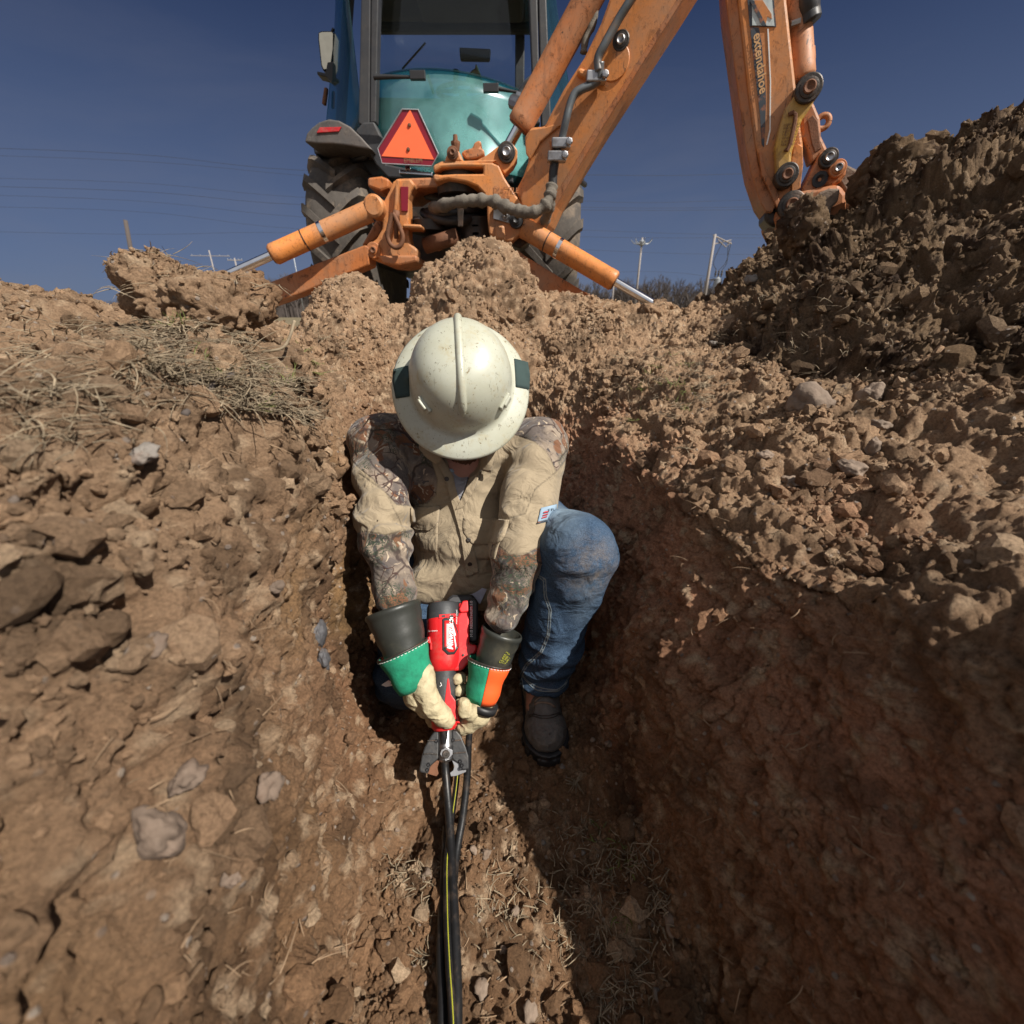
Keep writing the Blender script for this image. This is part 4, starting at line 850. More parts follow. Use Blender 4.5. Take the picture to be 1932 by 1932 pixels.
def trans(o, top, base, r):
    b = MB(); b.tube([top+Vector((-.2, 0, -.1)), top+Vector((2.0, 0, -.9))], .07, 6); b.tube([top+Vector((.1, 0, -.9)), top+Vector((2.0, .3, -.5))], .06, 6)
    b.tube([top+Vector((.4, 0, -.5)), top+Vector((1.4, 0, -1.2)), top+Vector((1.9, 0, -.7))], .06, 6); b.build('crossarm', M['wood'], o)
    c = top+Vector((1.15, 0, -5.4)); b = MB(); b.lathe(c, (0, 0, 1), [(0, .30), (.03, .34), (1.1, .34), (1.15, .25), (1.3, .1)], 14); b.build('transformer', M['galv'], o, autosm=40)
    b = MB()
    for k in range(3): q = c+Vector((.35-.35*k, 0, 1.3)); b.lathe(q, (0, 0, 1), [(0, .12), (.2, .06), (.25, .14), (.45, .06), (.5, .12), (.7, .03)], 8)
    b.box(c+Vector((-.6, 0, 1.0)), (.9, .1, .12)); b.build('insulator', M['iron'], o)
    b = MB()
    for k, (x0, z0) in enumerate(((1.6, -.8), (1.9, -1.0), (.9, -.9))):
        b.tube(spline([top+Vector((x0, 0, z0)), top+Vector((x0+.25-.4*k, 0, -2.6)), c+Vector((.35-.35*k, 0, 2.0))], 8), .035, 5)
    b.build('drop_wire', M['wire'], o)
pole('utility_pole', (1200, 1212), 560, 448, 70, 'slim pale utility pole with spidery wire bracket on top, beside outrigger', r=.17, extra=star)
pole('utility_pole', (1323, 1349), 600, 442, 55, 'pale utility pole with transformer and angled crossarm, by the spoil heap', r=.19, extra=trans)
pole('utility_pole', (272, 262), 600, 415, 45, 'thick grey utility pole behind the left sod clod', r=.22, arms=(), lean=1.3, mat='bark')
pole('utility_pole', (404, 407), 560, 472, 120, 'distant utility pole with wide crossarm above the left clod', r=.18, arms=((1.2, 9, .1),))
pole('utility_pole', (450, 452), 560, 487, 110, 'short distant utility pole with small crossarm near the chromed rod', r=.2, arms=((.4, 3.2, .1),))
pole('utility_pole', (321, 322), 560, 480, 130, 'small distant pole head poking over the sod clod', r=.2, arms=((.3, 3.5, .1), (1.6, 2.6, .1)))
pole('utility_pole', (562, 563), 600, 455, 60, 'thin pale pole just left of the rear tyre', r=.07, mat='galv')
pole('utility_pole', (1155, 1156), 600, 533, 150, 'tiny dark pole in front of the bare trees beyond the outrigger', r=.25, arms=((.5, 2.5, .2),))
wl = ['highest thin wire crossing behind the digger', 'second thin overhead wire from the top', 'third overhead wire, faint, left of the digger', 'fourth overhead wire, level with the outrigger', 'paired overhead wire just under the fourth', 'overhead wire sagging above the left clod', 'low overhead wire reaching the slim pole', 'lowest overhead wire running between the two right poles']
WR = [((-300, 270), (241, 290), (566, 321), (1100, 330), (1420, 327), (2200, 290)), ((-300, 285), (241, 303), (566, 331), (1100, 379), (1440, 377), (2200, 360)),
      ((-300, 330), (241, 344), (566, 372), (1100, 391), (1445, 390), (2200, 375)), ((-300, 345), (241, 360), (566, 386), (1100, 396), (1445, 395), (2200, 382)),
      ((-300, 360), (241, 378), (566, 409), (1100, 434), (1455, 443), (2200, 440)), ((-300, 385), (241, 398), (566, 432), (1100, 447), (1455, 449), (2200, 452)),
      ((-300, 430), (241, 442), (566, 440), (1100, 471), (1455, 480), (2200, 470)), ((1100, 520), (1212, 512), (1340, 523), (1420, 560))]
for k, w in enumerate(WR):
    b = MB(); b.tube(spline([P(x, y, Y=62) for x, y in w], 6), .014 if k not in (0, 3) else .018, 4); o = b.build('overhead_wire', M['wire']); tag(o, wl[k], 'overhead wire', 'overhead wires')
def branchy(seed, h, spread=.45, depth=5, thick=1.0):
    r_ = random.Random(seed); V = []; F = []
    def limb(p, d, L_, r, lv):
        n = len(V); u = d.orthogonal().normalized(); w = d.cross(u); q = p+d*L_
        for c, rr in ((p, r), (q, r*.62)):
            for k in range(3): a = k*2.094; V.append(c+(u*math.cos(a)+w*math.sin(a))*rr)
        F.extend([(n+k, n+(k+1) % 3, n+3+(k+1) % 3, n+3+k) for k in range(3)])
        if lv == 0: return
        m = r_.choice((3, 3, 4)) if lv > 1 else 4
        for k in range(m):
            t = r_.uniform(.35, 1) if k else 1
            nd = (d+Vector((r_.uniform(-1, 1), r_.uniform(-1, 1), r_.uniform(-.25, .6)))*spread*(1.5 if k else .6)).normalized()
            limb(p+d*L_*t, nd, L_*r_.uniform(.55, .82), r*(.62 if k else .68)*.9, lv-1)
    limb(Vector((0, 0, 0)), Vector((0, 0, 1)), h*.30, h*.020*thick, depth); return V, F
def tree(x, Y, h, seed, label):
    V, F = branchy(seed, h, thick=1.3); base = P(x, 590, Y=Y); base.z = .8
    o = empty('bare_tree', base); tag(o, label, 'tree', 'bare winter trees')
    t = mesh_np('trunk', [base+v for v in V[:6]], F[:3], M['bark'], True, o)
    mesh_np('crown', [base+v for v in V[6:]], [tuple(i-6 for i in f) for f in F[3:]], M['bark'], True, o)
for i, (x, Y, h, lb) in enumerate(((1218, 150, 10, 'bare tree just right of the slim pale pole'), (1243, 140, 11.5, 'tallest bare tree between the two right poles'), (1272, 150, 10.5, 'round crowned bare tree between the two right poles'),
        (1300, 150, 8.5, 'small bare tree left of the transformer pole'), (1130, 150, 9, 'bare tree behind the tip of the orange outrigger'), (1180, 160, 9, 'bare tree left of the slim pale pole'),
        (478, 170, 10, 'bare tree beyond the left chromed rod'), (540, 170, 13, 'dark bare tree by the left rear tyre'), (506, 175, 10.5, 'bare tree in the middle of the left hillside'))):
    tree(x, Y, h*1.25, 40+i, lb)
def wood(name, spans):
    Vs = []; Fs = []; r_ = random.Random(5); n = 0; pool = [branchy(900+k, 1.0, depth=5, thick=1.5) for k in range(6)]
    for x0, x1, Y0, Y1, h0, h1, cnt in spans:
        for k in range(cnt):
            V, F = pool[r_.randrange(6)]; Y = r_.uniform(Y0, Y1); b0_ = P(r_.uniform(x0, x1), 596, Y=Y); b0_.z = .6; h = r_.uniform(h0, h1); a = r_.uniform(0, 6.28); ca, sa = math.cos(a), math.sin(a)
            Vs += [b0_+Vector((v.x*ca-v.y*sa, v.x*sa+v.y*ca, v.z))*h for v in V]; Fs += [tuple(i+n for i in f) for f in F]; n += len(V)
    o = mesh_np(name, Vs, Fs, M['bark'], True); tag(o, kind='stuff')
wood('far_wood', [(-200, 500, 190, 260, 8, 12, 70), (440, 700, 190, 240, 13, 19, 60), (1080, 1500, 170, 230, 10, 16, 120), (1500, 2200, 190, 260, 9, 14, 40)])
b = MB(); Y = 280
pts = [(-2000, 596), (-200, 588), (240, 575), (430, 555), (560, 548), (700, 560), (1080, 570), (1300, 572), (1500, 576), (2200, 585), (4000, 596)]
top = [P(x, y, Y=Y) for x, y in pts]; b.prism(top+[Vector((top[-1].x, Y, -2)), Vector((top[0].x, Y, -2))], (0, 120, 0)); o = b.build('hills', M['bark']); tag(o, kind='structure')
# ---------------------------------------------------------------- worker kneeling in the trench
from mathutils.bvhtree import BVHTree
person = empty('person', (-.1, 1.0, .0))
tag(person, 'worker in cream hard hat and khaki camouflage shirt kneeling, gripping the red cutter', 'person')
v3 = lambda *a: np.array(a, dtype=float)
def px(V):
    r = V-np.array([0, 0, CAMZ]); dp = r[:, 1]*CP-r[:, 2]*SP; return 966+FPX*r[:, 0]/dp, 966-FPX*(r[:, 1]*SP+r[:, 2]*CP)/dp
def poly_sd(x, y, poly):
    """signed distance in units of 10 px, positive inside"""
    d = np.full(len(x), 1e9); c = np.zeros(len(x), bool); n = len(poly)
    for i in range(n):
        (x0, y0), (x1, y1) = poly[i], poly[(i+1) % n]; ex, ey = x1-x0, y1-y0
        t = np.clip(((x-x0)*ex+(y-y0)*ey)/(ex*ex+ey*ey), 0, 1); d = np.minimum(d, np.hypot(x-x0-t*ex, y-y0-t*ey))
        if y0 != y1: cond = ((y0 > y) != (y1 > y)) & (x < (x1-x0)*(y-y0)/(y1-y0)+x0); c ^= cond
    return np.where(c, d, -d)/10
def line_d(x, y, pts):
    d = np.full(len(x), 1e9)
    for (x0, y0), (x1, y1) in zip(pts[:-1], pts[1:]):
        ex, ey = x1-x0, y1-y0; t = np.clip(((x-x0)*ex+(y-y0)*ey)/(ex*ex+ey*ey), 0, 1); d = np.minimum(d, np.hypot(x-x0-t*ex, y-y0-t*ey))
    return d/10
pp = lambda x, y, s: np.array(P(x, y, s=s))
RS, RE, RW = v3(-.362, 1.13, .695), v3(-.307, .905, .525), v3(-.250, .765, .338)
LS, LE, LW = v3(.072, 1.125, .680), v3(.022, .885, .480), v3(-.046, .760, .300)
HC = v3(-.118, 1.02, .86); ha = v3(.095, -.80, .59); ha /= np.linalg.norm(ha); hf = v3(.075, -.57, -.82); hf -= ha*(hf @ ha); hf /= np.linalg.norm(hf); hr = np.cross(hf, ha)
if hr[0] < 0: hr = -hr
def H(r_, f_, a_): return HC+hr*r_+hf*f_+ha*a_
def arms(p, gr):
    d = seg_(p, RS, RE, .074+gr, .060+gr); d = smin(d, seg_(p, RE, RW-.22*(RW-RE), .058+gr, .039+gr*.8), .02)
    e = seg_(p, LS, LE, .076+gr, .064+gr); e = smin(e, seg_(p, LE, LW-.30*(LW-LE), .061+gr, .033+gr*.8), .02)
    return d, e
def torso(p, gr):
    d = ell(p, (-.145, 1.16, .60), (.200+gr, .115+gr, .17+gr)); d = smin(d, ell(p, (-.13, 1.11, .40), (.170+gr, .145+gr, .165+gr)), .06)
    d = smin(d, seg_(p, v3(-.32, 1.15, .70), v3(.03, 1.145, .685), .062+gr, .062+gr), .05)
    return smin(d, ell(p, (-.11, 1.27, .40), (.175+gr, .12+gr, .12+gr)), .05)
# --- body: one continuous figure
HEAD_C = H(0, .0, -.055)
Mh = np.stack([hr, hf, ha], 1)
def headf(p):
    d = ell(p, HEAD_C, (.074, .096, .105), Mh); d = smin(d, ell(p, H(0, .055, -.125), (.054, .055, .060), Mh), .03)
    d = smin(d, ell(p, H(0, .105, -.165), (.032, .026, .024), Mh), .02)                                   # chin
    d = smin(d, seg_(p, H(0, .100, -.060), H(0, .128, -.098), .009, .015), .010)                            # nose
    for s in (-1, 1):
        d = smin(d, ell(p, H(s*.076, .0, -.085), (.010, .022, .032), Mh), .006)                            # ears
        d = -smin(-d, ell(p, H(s*.030, .100, -.062), (.017, .014, .012), Mh), .012)                        # eye sockets
        d = smin(d, ell(p, H(s*.030, .084, -.063), (.012, .012, .011), Mh), .002)
    d = smin(d, ell(p, H(0, .110, -.128), (.024, .012, .007), Mh), .006); return smin(d, ell(p, H(0, .108, -.139), (.021, .012, .007), Mh), .006)
LK, LA = v3(.155, .862, .50), v3(.073, .848, .13)
RK = v3(-.298, .88, .095)
def bodyf(p):
    d = torso(p, -.022); a, b = arms(p, -.019); d = smin(smin(d, a, .03), b, .03)
    d = smin(d, seg_(p, H(0, -.02, -.10), v3(-.135, 1.19, .74), .056, .062), .03); d = smin(d, headf(p), .012)
    for q0, q1 in ((RW, pp(800, 1310, .975)), (LW, pp(893, 1345, .99))): d = smin(d, seg_(p, q0, q1, .021, .017), .008)
    d = smin(d, seg_(p, v3(.0, 1.27, .41), LK, .085, .060), .03); d = smin(d, seg_(p, LK, LA, .058, .040), .02); d = smin(d, seg_(p, LA, v3(.064, .78, .055), .036, .028), .02)
    d = smin(d, seg_(p, v3(-.20, 1.27, .41), RK, .085, .058), .03); d = smin(d, seg_(p, RK, v3(-.33, 1.24, .08), .055, .038), .02)
    return smin(d, seg_(p, v3(-.33, 1.24, .08), v3(-.33, 1.30, .03), .036, .03), .02)
V, F = sdf_mesh(bodyf, (-.50, .68, -.02), (.30, 1.45, 1.0), .008); mesh_np('body', V, F, M['skin'], True, person)
V, F = sdf_mesh(headf, H(0, .02, -.10)-.16, H(0, .02, -.10)+.16, .003)
beardf = lambda p: np.maximum(headf(p)-.0105-.0035*fbm(p*260, 2), np.maximum((p-HC) @ ha+.112+.5*np.maximum(np.abs((p-HC) @ hr)-.02, 0)*-1, .005-(p-HC) @ hf))
V, F = sdf_mesh(beardf, H(0, .06, -.13)-.13, H(0, .06, -.13)+.13, .0032, 1); mesh_np('beard', V, F, M['beard'], True, person)
# --- shirt
def wr(p):
    a = fbm(p*v3(5, 8, 13)+3, 2); b = fbm((p @ np.array([[.8, .1, .6], [0, 1, 0], [-.6, .1, .8]]))*v3(15, 6, 4)+9, 2)
    return .0060*(1-np.sqrt(a*a+.004)*2)+.0042*(1-np.sqrt(b*b+.004)*2.2)
def fold(p):
    out = 0
    for sh, elb, wrst, sd_ in ((RS, RE, RW, 1.), (LS, LE, LW, 5.)):
        for q0, q1, f0 in ((sh, elb, 9.), (elb, wrst, 16.)):
            ab = q1-q0; t = ((p-q0) @ ab)/(ab @ ab); near = np.exp(-(np.linalg.norm(p-q0-np.clip(t, 0, 1)[:, None]*ab, axis=1)/.085)**4)
            out = out+near*.0085*np.sin(t*f0*1.9+sd_+2.5*fbm(p*6+sd_, 2))*np.clip(fbm(p*6+sd_*3, 2)+.6, .1, 1.2)
    return out
def shirtf(p):
    t = torso(p, .0)
    t = smin(t, seg_(p, v3(-.235, 1.0, .31), v3(-.06, 1.0, .31), .062, .062), .06); t = np.maximum(t, .235-p[:, 2]); t = -smin(-t, ell(p, (-.125, 1.035, .685), (.068, .085, .085)), .02)
    a, b = arms(p, .0); d = smin(smin(t, a, .022), b, .022)
    ax = (RW-RE)/np.linalg.norm(RW-RE); d = np.where((a < b), np.maximum(d, (p-RW) @ ax+.03), d) if False else d
    return d-wr(p)-fold(p)
V, F = sdf_mesh(shirtf, (-.50, .66, .22), (.24, 1.45, .84), .0052, 2)
nn = V  # cut the neck hole
X_, Y_ = px(V); ar, al = arms(V, 0); tr = torso(V, 0); arm = np.minimum(ar, al) < tr+.01
Cq = lambda L_: [C_(*q) for q in L_]
yr = poly_sd(X_, Y_, Cq([(0, 900), (90, 740), (250, 600), (420, 560), (560, 900), (610, 1080), (644, 1190), (636, 1285), (585, 1338), (480, 1354), (395, 1347), (330, 1275), (250, 1190), (150, 1110), (60, 1000)]))
yl = poly_sd(X_, Y_, Cq([(1130, 650), (1300, 700), (1480, 900), (1500, 1050), (1425, 1080), (1372, 1148), (1345, 1085), (1310, 1020), (1240, 962), (1080, 905), (1100, 820)]))
lr = np.where(ar < al, poly_sd(X_, Y_, Cq([(60, 1530), (200, 1512), (330, 1530), (455, 1503), (620, 1480), (700, 2200), (0, 2200)])), -9); lr = np.where(ar < tr+.02, lr, -9)
ll = np.where((al < ar) & (al < tr+.02), poly_sd(X_, Y_, Cq([(940, 1560), (1010, 1590), (1080, 1650), (1170, 1655), (1290, 1590), (1450, 1480), (1450, 2600), (800, 2600), (850, 1600)])), -9)
back = (V[:, 1]-1.19)*60
cam_ = np.maximum(np.maximum(yr, yl), np.maximum(lr, ll)); cam_ = np.where(V[:, 2] > .62, np.maximum(cam_, back), cam_)
seam = np.minimum(np.abs(cam_), line_d(X_, Y_, Cq([(110, 935), (180, 860), (270, 815), (420, 785)])))
seam = np.minimum(seam, line_d(X_, Y_, Cq([(1370, 1150), (1240, 1250), (1180, 1400), (1080, 1430)]))); seam = np.minimum(seam, line_d(X_, Y_, Cq([(170, 1160), (330, 1270), (440, 1500), (480, 1700)])))
shirt = mesh_np('shirt', V, F, M['shirt'], True, person, attrs={'camo': cam_, 'seam': seam})
bvh = BVHTree.FromPolygons([tuple(v) for v in V.tolist()], F.tolist())
O_ = Vector((0, 0, CAMZ))
def patch(name, rows, off, th, mat, parent, tree_=bvh, ncol=14, sub=4, bulge=0, dflt=1.0):
    """rows: list of (left px, right px) laid on the surface and lifted off it"""
    rr = []
    for (a, b), (c, d) in zip(rows[:-1], rows[1:]):
        for k in range(sub): t = k/sub; rr.append((Vector(a).lerp(Vector(c), t), Vector(b).lerp(Vector(d), t)))
    rr.append((Vector(rows[-1][0]), Vector(rows[-1][1]))); V = []; last = dflt
    for j, (a, b) in enumerate(rr):
        for i in range(ncol+1):
            q = a.lerp(b, i/ncol); d = ray(q.x, q.y).normalized(); h = tree_.ray_cast(O_, d)
            if h[0] is None: V.append(O_+d*last); continue
            last = h[3]; e = math.sin(math.pi*i/ncol)*math.sin(math.pi*min(1, j/len(rr)+.15)); n_ = h[1] if h[1].dot(d) < 0 else -h[1]
            V.append(h[0]+(n_*.5-d*.5)*(off+bulge*e))
    n = ncol+1; F = [(j*n+i, (j+1)*n+i, (j+1)*n+i+1, j*n+i+1) for j in range(len(rr)-1) for i in range(ncol)]
    A = np.array([tuple(v) for v in V]).reshape(len(rr), n, 3)
    for _ in range(2): A[1:-1, 1:-1] = (A[1:-1, 1:-1]*2+A[:-2, 1:-1]+A[2:, 1:-1]+A[1:-1, :-2]+A[1:-1, 2:])/6
    o = mesh_np(name, A.reshape(-1, 3), F, mat, True, parent)
    s = o.modifiers.new('thickness', 'SOLIDIFY'); s.thickness = th; s.offset = 0; return o
cr = lambda rows: [(C_(*a), C_(*b)) for a, b in rows]
dr = lambda rows: [(D_(*a), D_(*b)) for a, b in rows]
undershirt = patch('undershirt', cr([((690, 1135), (850, 1135)), ((700, 1160), (845, 1160)), ((735, 1250), (812, 1250)), ((748, 1330), (775, 1330)), ((754, 1372), (762, 1372))]), .004, .003, M['undershirt'], person)
patch('neckline_trim', cr([((686, 1130), (852, 1130)), ((700, 1150), (842, 1150))]), .007, .003, M['patch_white'], undershirt)
patch('shirt_placket', cr([((610, 1030), (650, 1030)), ((690, 1180), (738, 1180)), ((735, 1330), (780, 1310)), ((750, 1385), (800, 1370)), ((785, 1520), (838, 1500)), ((800, 1640), (868, 1620)), ((815, 1720), (890, 1700)), ((825, 1790), (900, 1760))]), .006, .004, M['khaki'], shirt)
patch('shirt_placket', cr([((880, 1060), (930, 1060)), ((850, 1180), (900, 1180)), ((800, 1300), (850, 1290)), ((757, 1382), (800, 1370))]), .007, .004, M['khaki'], shirt)
patch('collar', cr([((530, 860), (600, 900)), ((540, 940), (640, 980)), ((552, 1000), (662, 1060)), ((575, 1045), (640, 1090))]), .022, .005, M['khaki'], shirt, bulge=.006)
patch('collar', cr([((925, 940), (1020, 920)), ((925, 1020), (1005, 990)), ((930, 1090), (985, 1060)), ((928, 1135), (962, 1138))]), .022, .005, M['khaki'], shirt, bulge=.006)
patch('chest_pocket', cr([((825, 1500), (1060, 1500)), ((830, 1600), (1020, 1600)), ((850, 1680), (1000, 1680))]), .003, .002, M['khaki'], shirt)
patch('pocket_flap', cr([((806, 1430), (1088, 1440)), ((802, 1470), (1080, 1484)), ((803, 1515), (1062, 1535)), ((830, 1555), (1040, 1568)), ((858, 1584), (1010, 1588))]), .007, .004, M['khaki'], shirt, bulge=.004)
patch('chest_pocket', cr([((500, 1460), (650, 1440)), ((510, 1560), (648, 1560)), ((550, 1630), (640, 1640))]), .003, .002, M['khaki'], shirt)
patch('pocket_flap', cr([((478, 1366), (662, 1356)), ((480, 1400), (660, 1400)), ((486, 1450), (655, 1448)), ((500, 1485), (622, 1490)), ((520, 1500), (595, 1508))]), .007, .004, M['khaki'], shirt, bulge=.004)
lab = patch('sleeve_label', cr([((1278, 1368), (1372, 1342)), ((1266, 1415), (1366, 1392)), ((1254, 1464), (1362, 1436))]), .004, .002, M['patch_white'], shirt, ncol=6, sub=2)
for k in range(3): patch('label_stripe', cr([((1290+2-6*k, 1392+16*k), (1320-6*k, 1382+16*k)), ((1288-6*k, 1400+16*k), (1318-6*k, 1390+16*k))]), .0065, .001, M['patch_red'], lab, ncol=3, sub=1)
patch('label_border', cr([((1256, 1452), (1363, 1424)), ((1254, 1462), (1362, 1434))]), .0062, .001, M['decal_blue'], lab, ncol=5, sub=1)
for q in ((845, 1700), (700, 1190), (835, 1560)):
    h = bvh.ray_cast(O_, ray(*C_(*q)).normalized()); 
    if h[0] is None: continue
    b = MB(); n_ = h[1] if h[1].y < 0 else -h[1]; b.lathe(h[0]+n_*.007, n_, [(0, .006), (.002, .0062), (.003, .005), (.002, .002), (.002, 0)], 14); b.build('button', M['iron'], shirt, smooth=True)
a0 = bvh.ray_cast(O_, ray(*C_(1318, 1392)).normalized())[0]
if a0: text('label_lettering', 'FR', a0+Vector((0, -.006, .004)), (1, 0, .2), (0, -.5, .86), .016, M['decal_blue'], lab)
# care tag hanging from the hem
b = MB(); b.prism([P(*D_(*q), s=1.13) for q in ((810, 325), (875, 283), (945, 325), (905, 410), (860, 360))], (0, .004, .002)); b.build('care_tag', M['tag_cloth'], shirt)
# --- jeans
def jeansf(p):
    d = smin(ell(p, (-.10, 1.27, .38), (.19, .14, .13)), seg_(p, v3(.0, 1.26, .41), LK, .108, .079), .05)
    L_ = seg_(p, LK, v3(.080, .846, .12), .085, .070); L_ = np.maximum(L_, .134-p[:, 2]+(p[:, 1]-.80)*.25); d = smin(d, L_, .03)
    d = smin(d, seg_(p, v3(-.20, 1.26, .41), RK, .105, .080), .05); d = smin(d, seg_(p, RK, v3(-.33, 1.22, .08), .078, .062), .03)
    w = .0060*(1-2*np.sqrt(fbm(p*v3(7, 7, 13), 2)**2+.004))+.0034*(1-2*np.sqrt(fbm(p*v3(14, 6, 5)+7, 2)**2+.004))
    bk = np.exp(-((p[:, 2]-.20)/.09)**2)*.0045*np.sin(p[:, 2]*110+3*fbm(p*8, 2)); return np.maximum(d, .006-p[:, 2])-w-bk
V, F = sdf_mesh(jeansf, (-.50, .68, -.01), (.30, 1.45, .62), .0055, 2); X_, Y_ = px(V)
fade = np.clip(1-np.linalg.norm((V-v3(.11, .93, .57))/v3(.09, .16, .07), axis=1), 0, 1)*1.3+np.clip(1-np.linalg.norm((V-v3(.16, .80, .44))/v3(.05, .05, .12), axis=1), 0, 1)*.5
mud = np.clip(1.25-np.linalg.norm((V-v3(.17, .80, .50))/v3(.075, .07, .075), axis=1), 0, 1)+np.clip((.10-V[:, 2])/.08, 0, 1)*.8
sm = line_d(X_, Y_, [D_(*q) for q in ((1255, 235), (1300, 260), (1305, 360), (1335, 450), (1322, 600), (1280, 700), (1190, 780), (1150, 850), (1165, 930))])
sm = np.minimum(sm, np.where(V[:, 0] > 0, np.abs(V[:, 2]-(.156+(V[:, 1]-.80)*.25))*80, 9))
mesh_np('jeans', V, F, M['denim'], True, person, attrs={'fade': np.clip(fade, 0, 1), 'mud': np.clip(mud, 0, 1), 'seam': sm})
# --- boots
def make_boot(T_, z0, ang=0, parent=person):
    """boot in its own space: toe towards -Y, standing at z = 0"""
    def upper(p):
        d = seg_(p, v3(0, .05, .055), v3(0, -.105, .040), .044, .046); d = smin(d, ell(p, (0, -.125, .045), (.050, .055, .042)), .02)
        d = smin(d, seg_(p, v3(0, .025, .15), v3(0, .03, .06), .050, .046), .03); d = smin(d, ell(p, (0, -.03, .085), (.036, .07, .035)), .03)
        return np.maximum(d, .022-p[:, 2])-.0015*fbm(p*60, 3)-.0012*(1-2*np.abs(fbm(p*v3(18, 55, 40), 2)))
    V, F = sdf_mesh(upper, (-.09, -.22, .0), (.09, .13, .21), .0045, 2)
    ca, sa = math.cos(ang), math.sin(ang); R3 = np.array([[ca, -sa, 0], [sa, ca, 0], [0, 0, 1]])
    w = lambda V: (V @ R3.T)+np.array([T_[0], T_[1], z0])
    o = mesh_np('boot', w(V), F, M['boot'], True, parent)
    def sole(p):
        q = p.copy(); q[:, 2] = .04; d = seg_(q, v3(0, .05, .04), v3(0, -.105, .04), .046, .049); d = smin(d, ell(q, (0, -.128, .04), (.052, .057, .05)), .02)
        lug = .003*np.sign(np.sin(p[:, 1]*190))*(p[:, 2] < .016); return np.maximum(d-.004-lug, np.abs(p[:, 2]-.014)-.016)
    V, F = sdf_mesh(sole, (-.09, -.22, -.02), (.09, .13, .05), .0045, 1); mesh_np('sole', w(V), F, M['black'], True, o)
    V2, F2 = sdf_mesh(upper, (-.09, -.22, .0), (.09, .13, .21), .0065, 1); tb = BVHTree.FromPolygons([tuple(v) for v in V2.tolist()], F2.tolist())
    def drop(x, y, l=.0025):
        h = tb.ray_cast(Vector((x, y, .4)), Vector((0, 0, -1))); return np.array([x, y, (h[0].z if h[0] else .05)+l])
    for k in range(6):
        y = -.095+.017*k; b = MB(); pts_ = [drop(-.026+.0065*i, y+(.008 if k % 2 else -.004)*(i-4)/4) for i in range(9)]
        b.tube([Vector(w(c_[None])[0]) for c_ in pts_], .0026, 6); b.build('lace', M['stone'], o, smooth=True)
    for yy in (-.128, -.122):
        b = MB(); pts_ = [drop(-.042+.006*i, yy+.022*(1-((i-7)/7)**2)*-1+.02) for i in range(15)]
        b.tube([Vector(w(c_[None])[0]) for c_ in pts_], .0011, 5); b.build('toe_seam', M['iron'], o, smooth=True)
    return o
make_boot((.078, .865), .012, .06)
make_boot((-.33, 1.30), .05, math.pi)
# --- gloves: black rubber sleeves, leather gauntlets, cream leather hands
def cone(name, c0, c1, r0, r1, mat, parent, wall=.003, n=40, rim=0, tilt=None):
    d = Vector(c1)-Vector(c0); L_ = d.length; b = MB(); pr = [(L_, r1-wall), (.0, r0-wall), (-.001, r0), (.004, r0+rim), (.010, r0+rim), (.013, r0*.995)]
    for k in range(1, 9): t = k/8; pr.append((.013+(L_-.013)*t, r0+(r1-r0)*t+.0012*math.sin(k*2.2)))
    b.lathe(c0, d, pr, n, ref=(1, 0, 0)); b.f = [f for f in b.f if len(f) == 4]
    return b.build(name, M[mat], parent, smooth=True)
rg = cone('rubber_glove', pp(741, 1148, .99), pp(772, 1252, .968), .0625, .044, 'rubber', person, rim=.0022)
lg = cone('rubber_glove', pp(948, 1190, .998), pp(918, 1283, .996), .0475, .036, 'rubber', person, rim=.0022)
def gauntlet(c0, c1, r0, r1, split, parent):
    """green suede with an orange cloth back; split: direction of the orange side"""
    c0 = Vector(c0); c1 = Vector(c1); d = (c1-c0); L_ = d.length; a = d.normalized(); u = (Vector(split)-a*Vector(split).dot(a)).normalized(); w = a.cross(u); out = None
    for nm, mt, t0, t1 in (('gauntlet_cuff', 'green_leather', .27, 1.73), ('gauntlet_cuff', 'orange_cloth', -.265, .265)):
        V = []; n = 26; m = 9
        for j in range(m):
            t = j/(m-1); r = r0+(r1-r0)*t**.8+.0018*math.sin(j*1.3)
            for i in range(n+1):
                th = math.pi*(t0+(t1-t0)*i/n); rr = r*(1+.03*math.sin(3*th+1)); V.append(c0+a*L_*t+(u*math.cos(th)+w*math.sin(th))*rr)
        F = [(j*(n+1)+i, j*(n+1)+i+1, (j+1)*(n+1)+i+1, (j+1)*(n+1)+i) for j in range(m-1) for i in range(n)]
        o = mesh_np(nm, [tuple(v) for v in V], F, M[mt], True, parent); s = o.modifiers.new('thickness', 'SOLIDIFY'); s.thickness = .0035; out = out or o
    ring = [c0+(u*math.cos(t)+w*math.sin(t))*r0*(1+.03*math.sin(3*t+1)) for t in np.linspace(0, 2*math.pi, 49)]
    b = MB(); b.tube(ring, .0028, 6, caps=False); b.build('cuff_binding', M['iron'], out, smooth=True)
    b = MB()
    for k in range(44): t = 2*math.pi*k/44; q = c0+a*.004+(u*math.cos(t)+w*math.sin(t))*(r0*(1+.03*math.sin(3*t+1))+.0016); q2 = c0+a*.004+(u*math.cos(t+.08)+w*math.sin(t+.08))*(r0*(1+.03*math.sin(3*t+.24+1))+.0016); b.tube([q, q2], .0007, 4)
    b.build('stitching', M['white'], out); return out
gr_ = gauntlet(pp(759, 1226, .965), pp(786, 1296, .958), .0575, .042, pp(700, 1320, 1.2)-pp(759, 1226, .965), person)
gl_ = gauntlet(pp(925, 1247, .994), pp(908, 1322, .985), .0505, .036, (.75, -.62, .2), person)
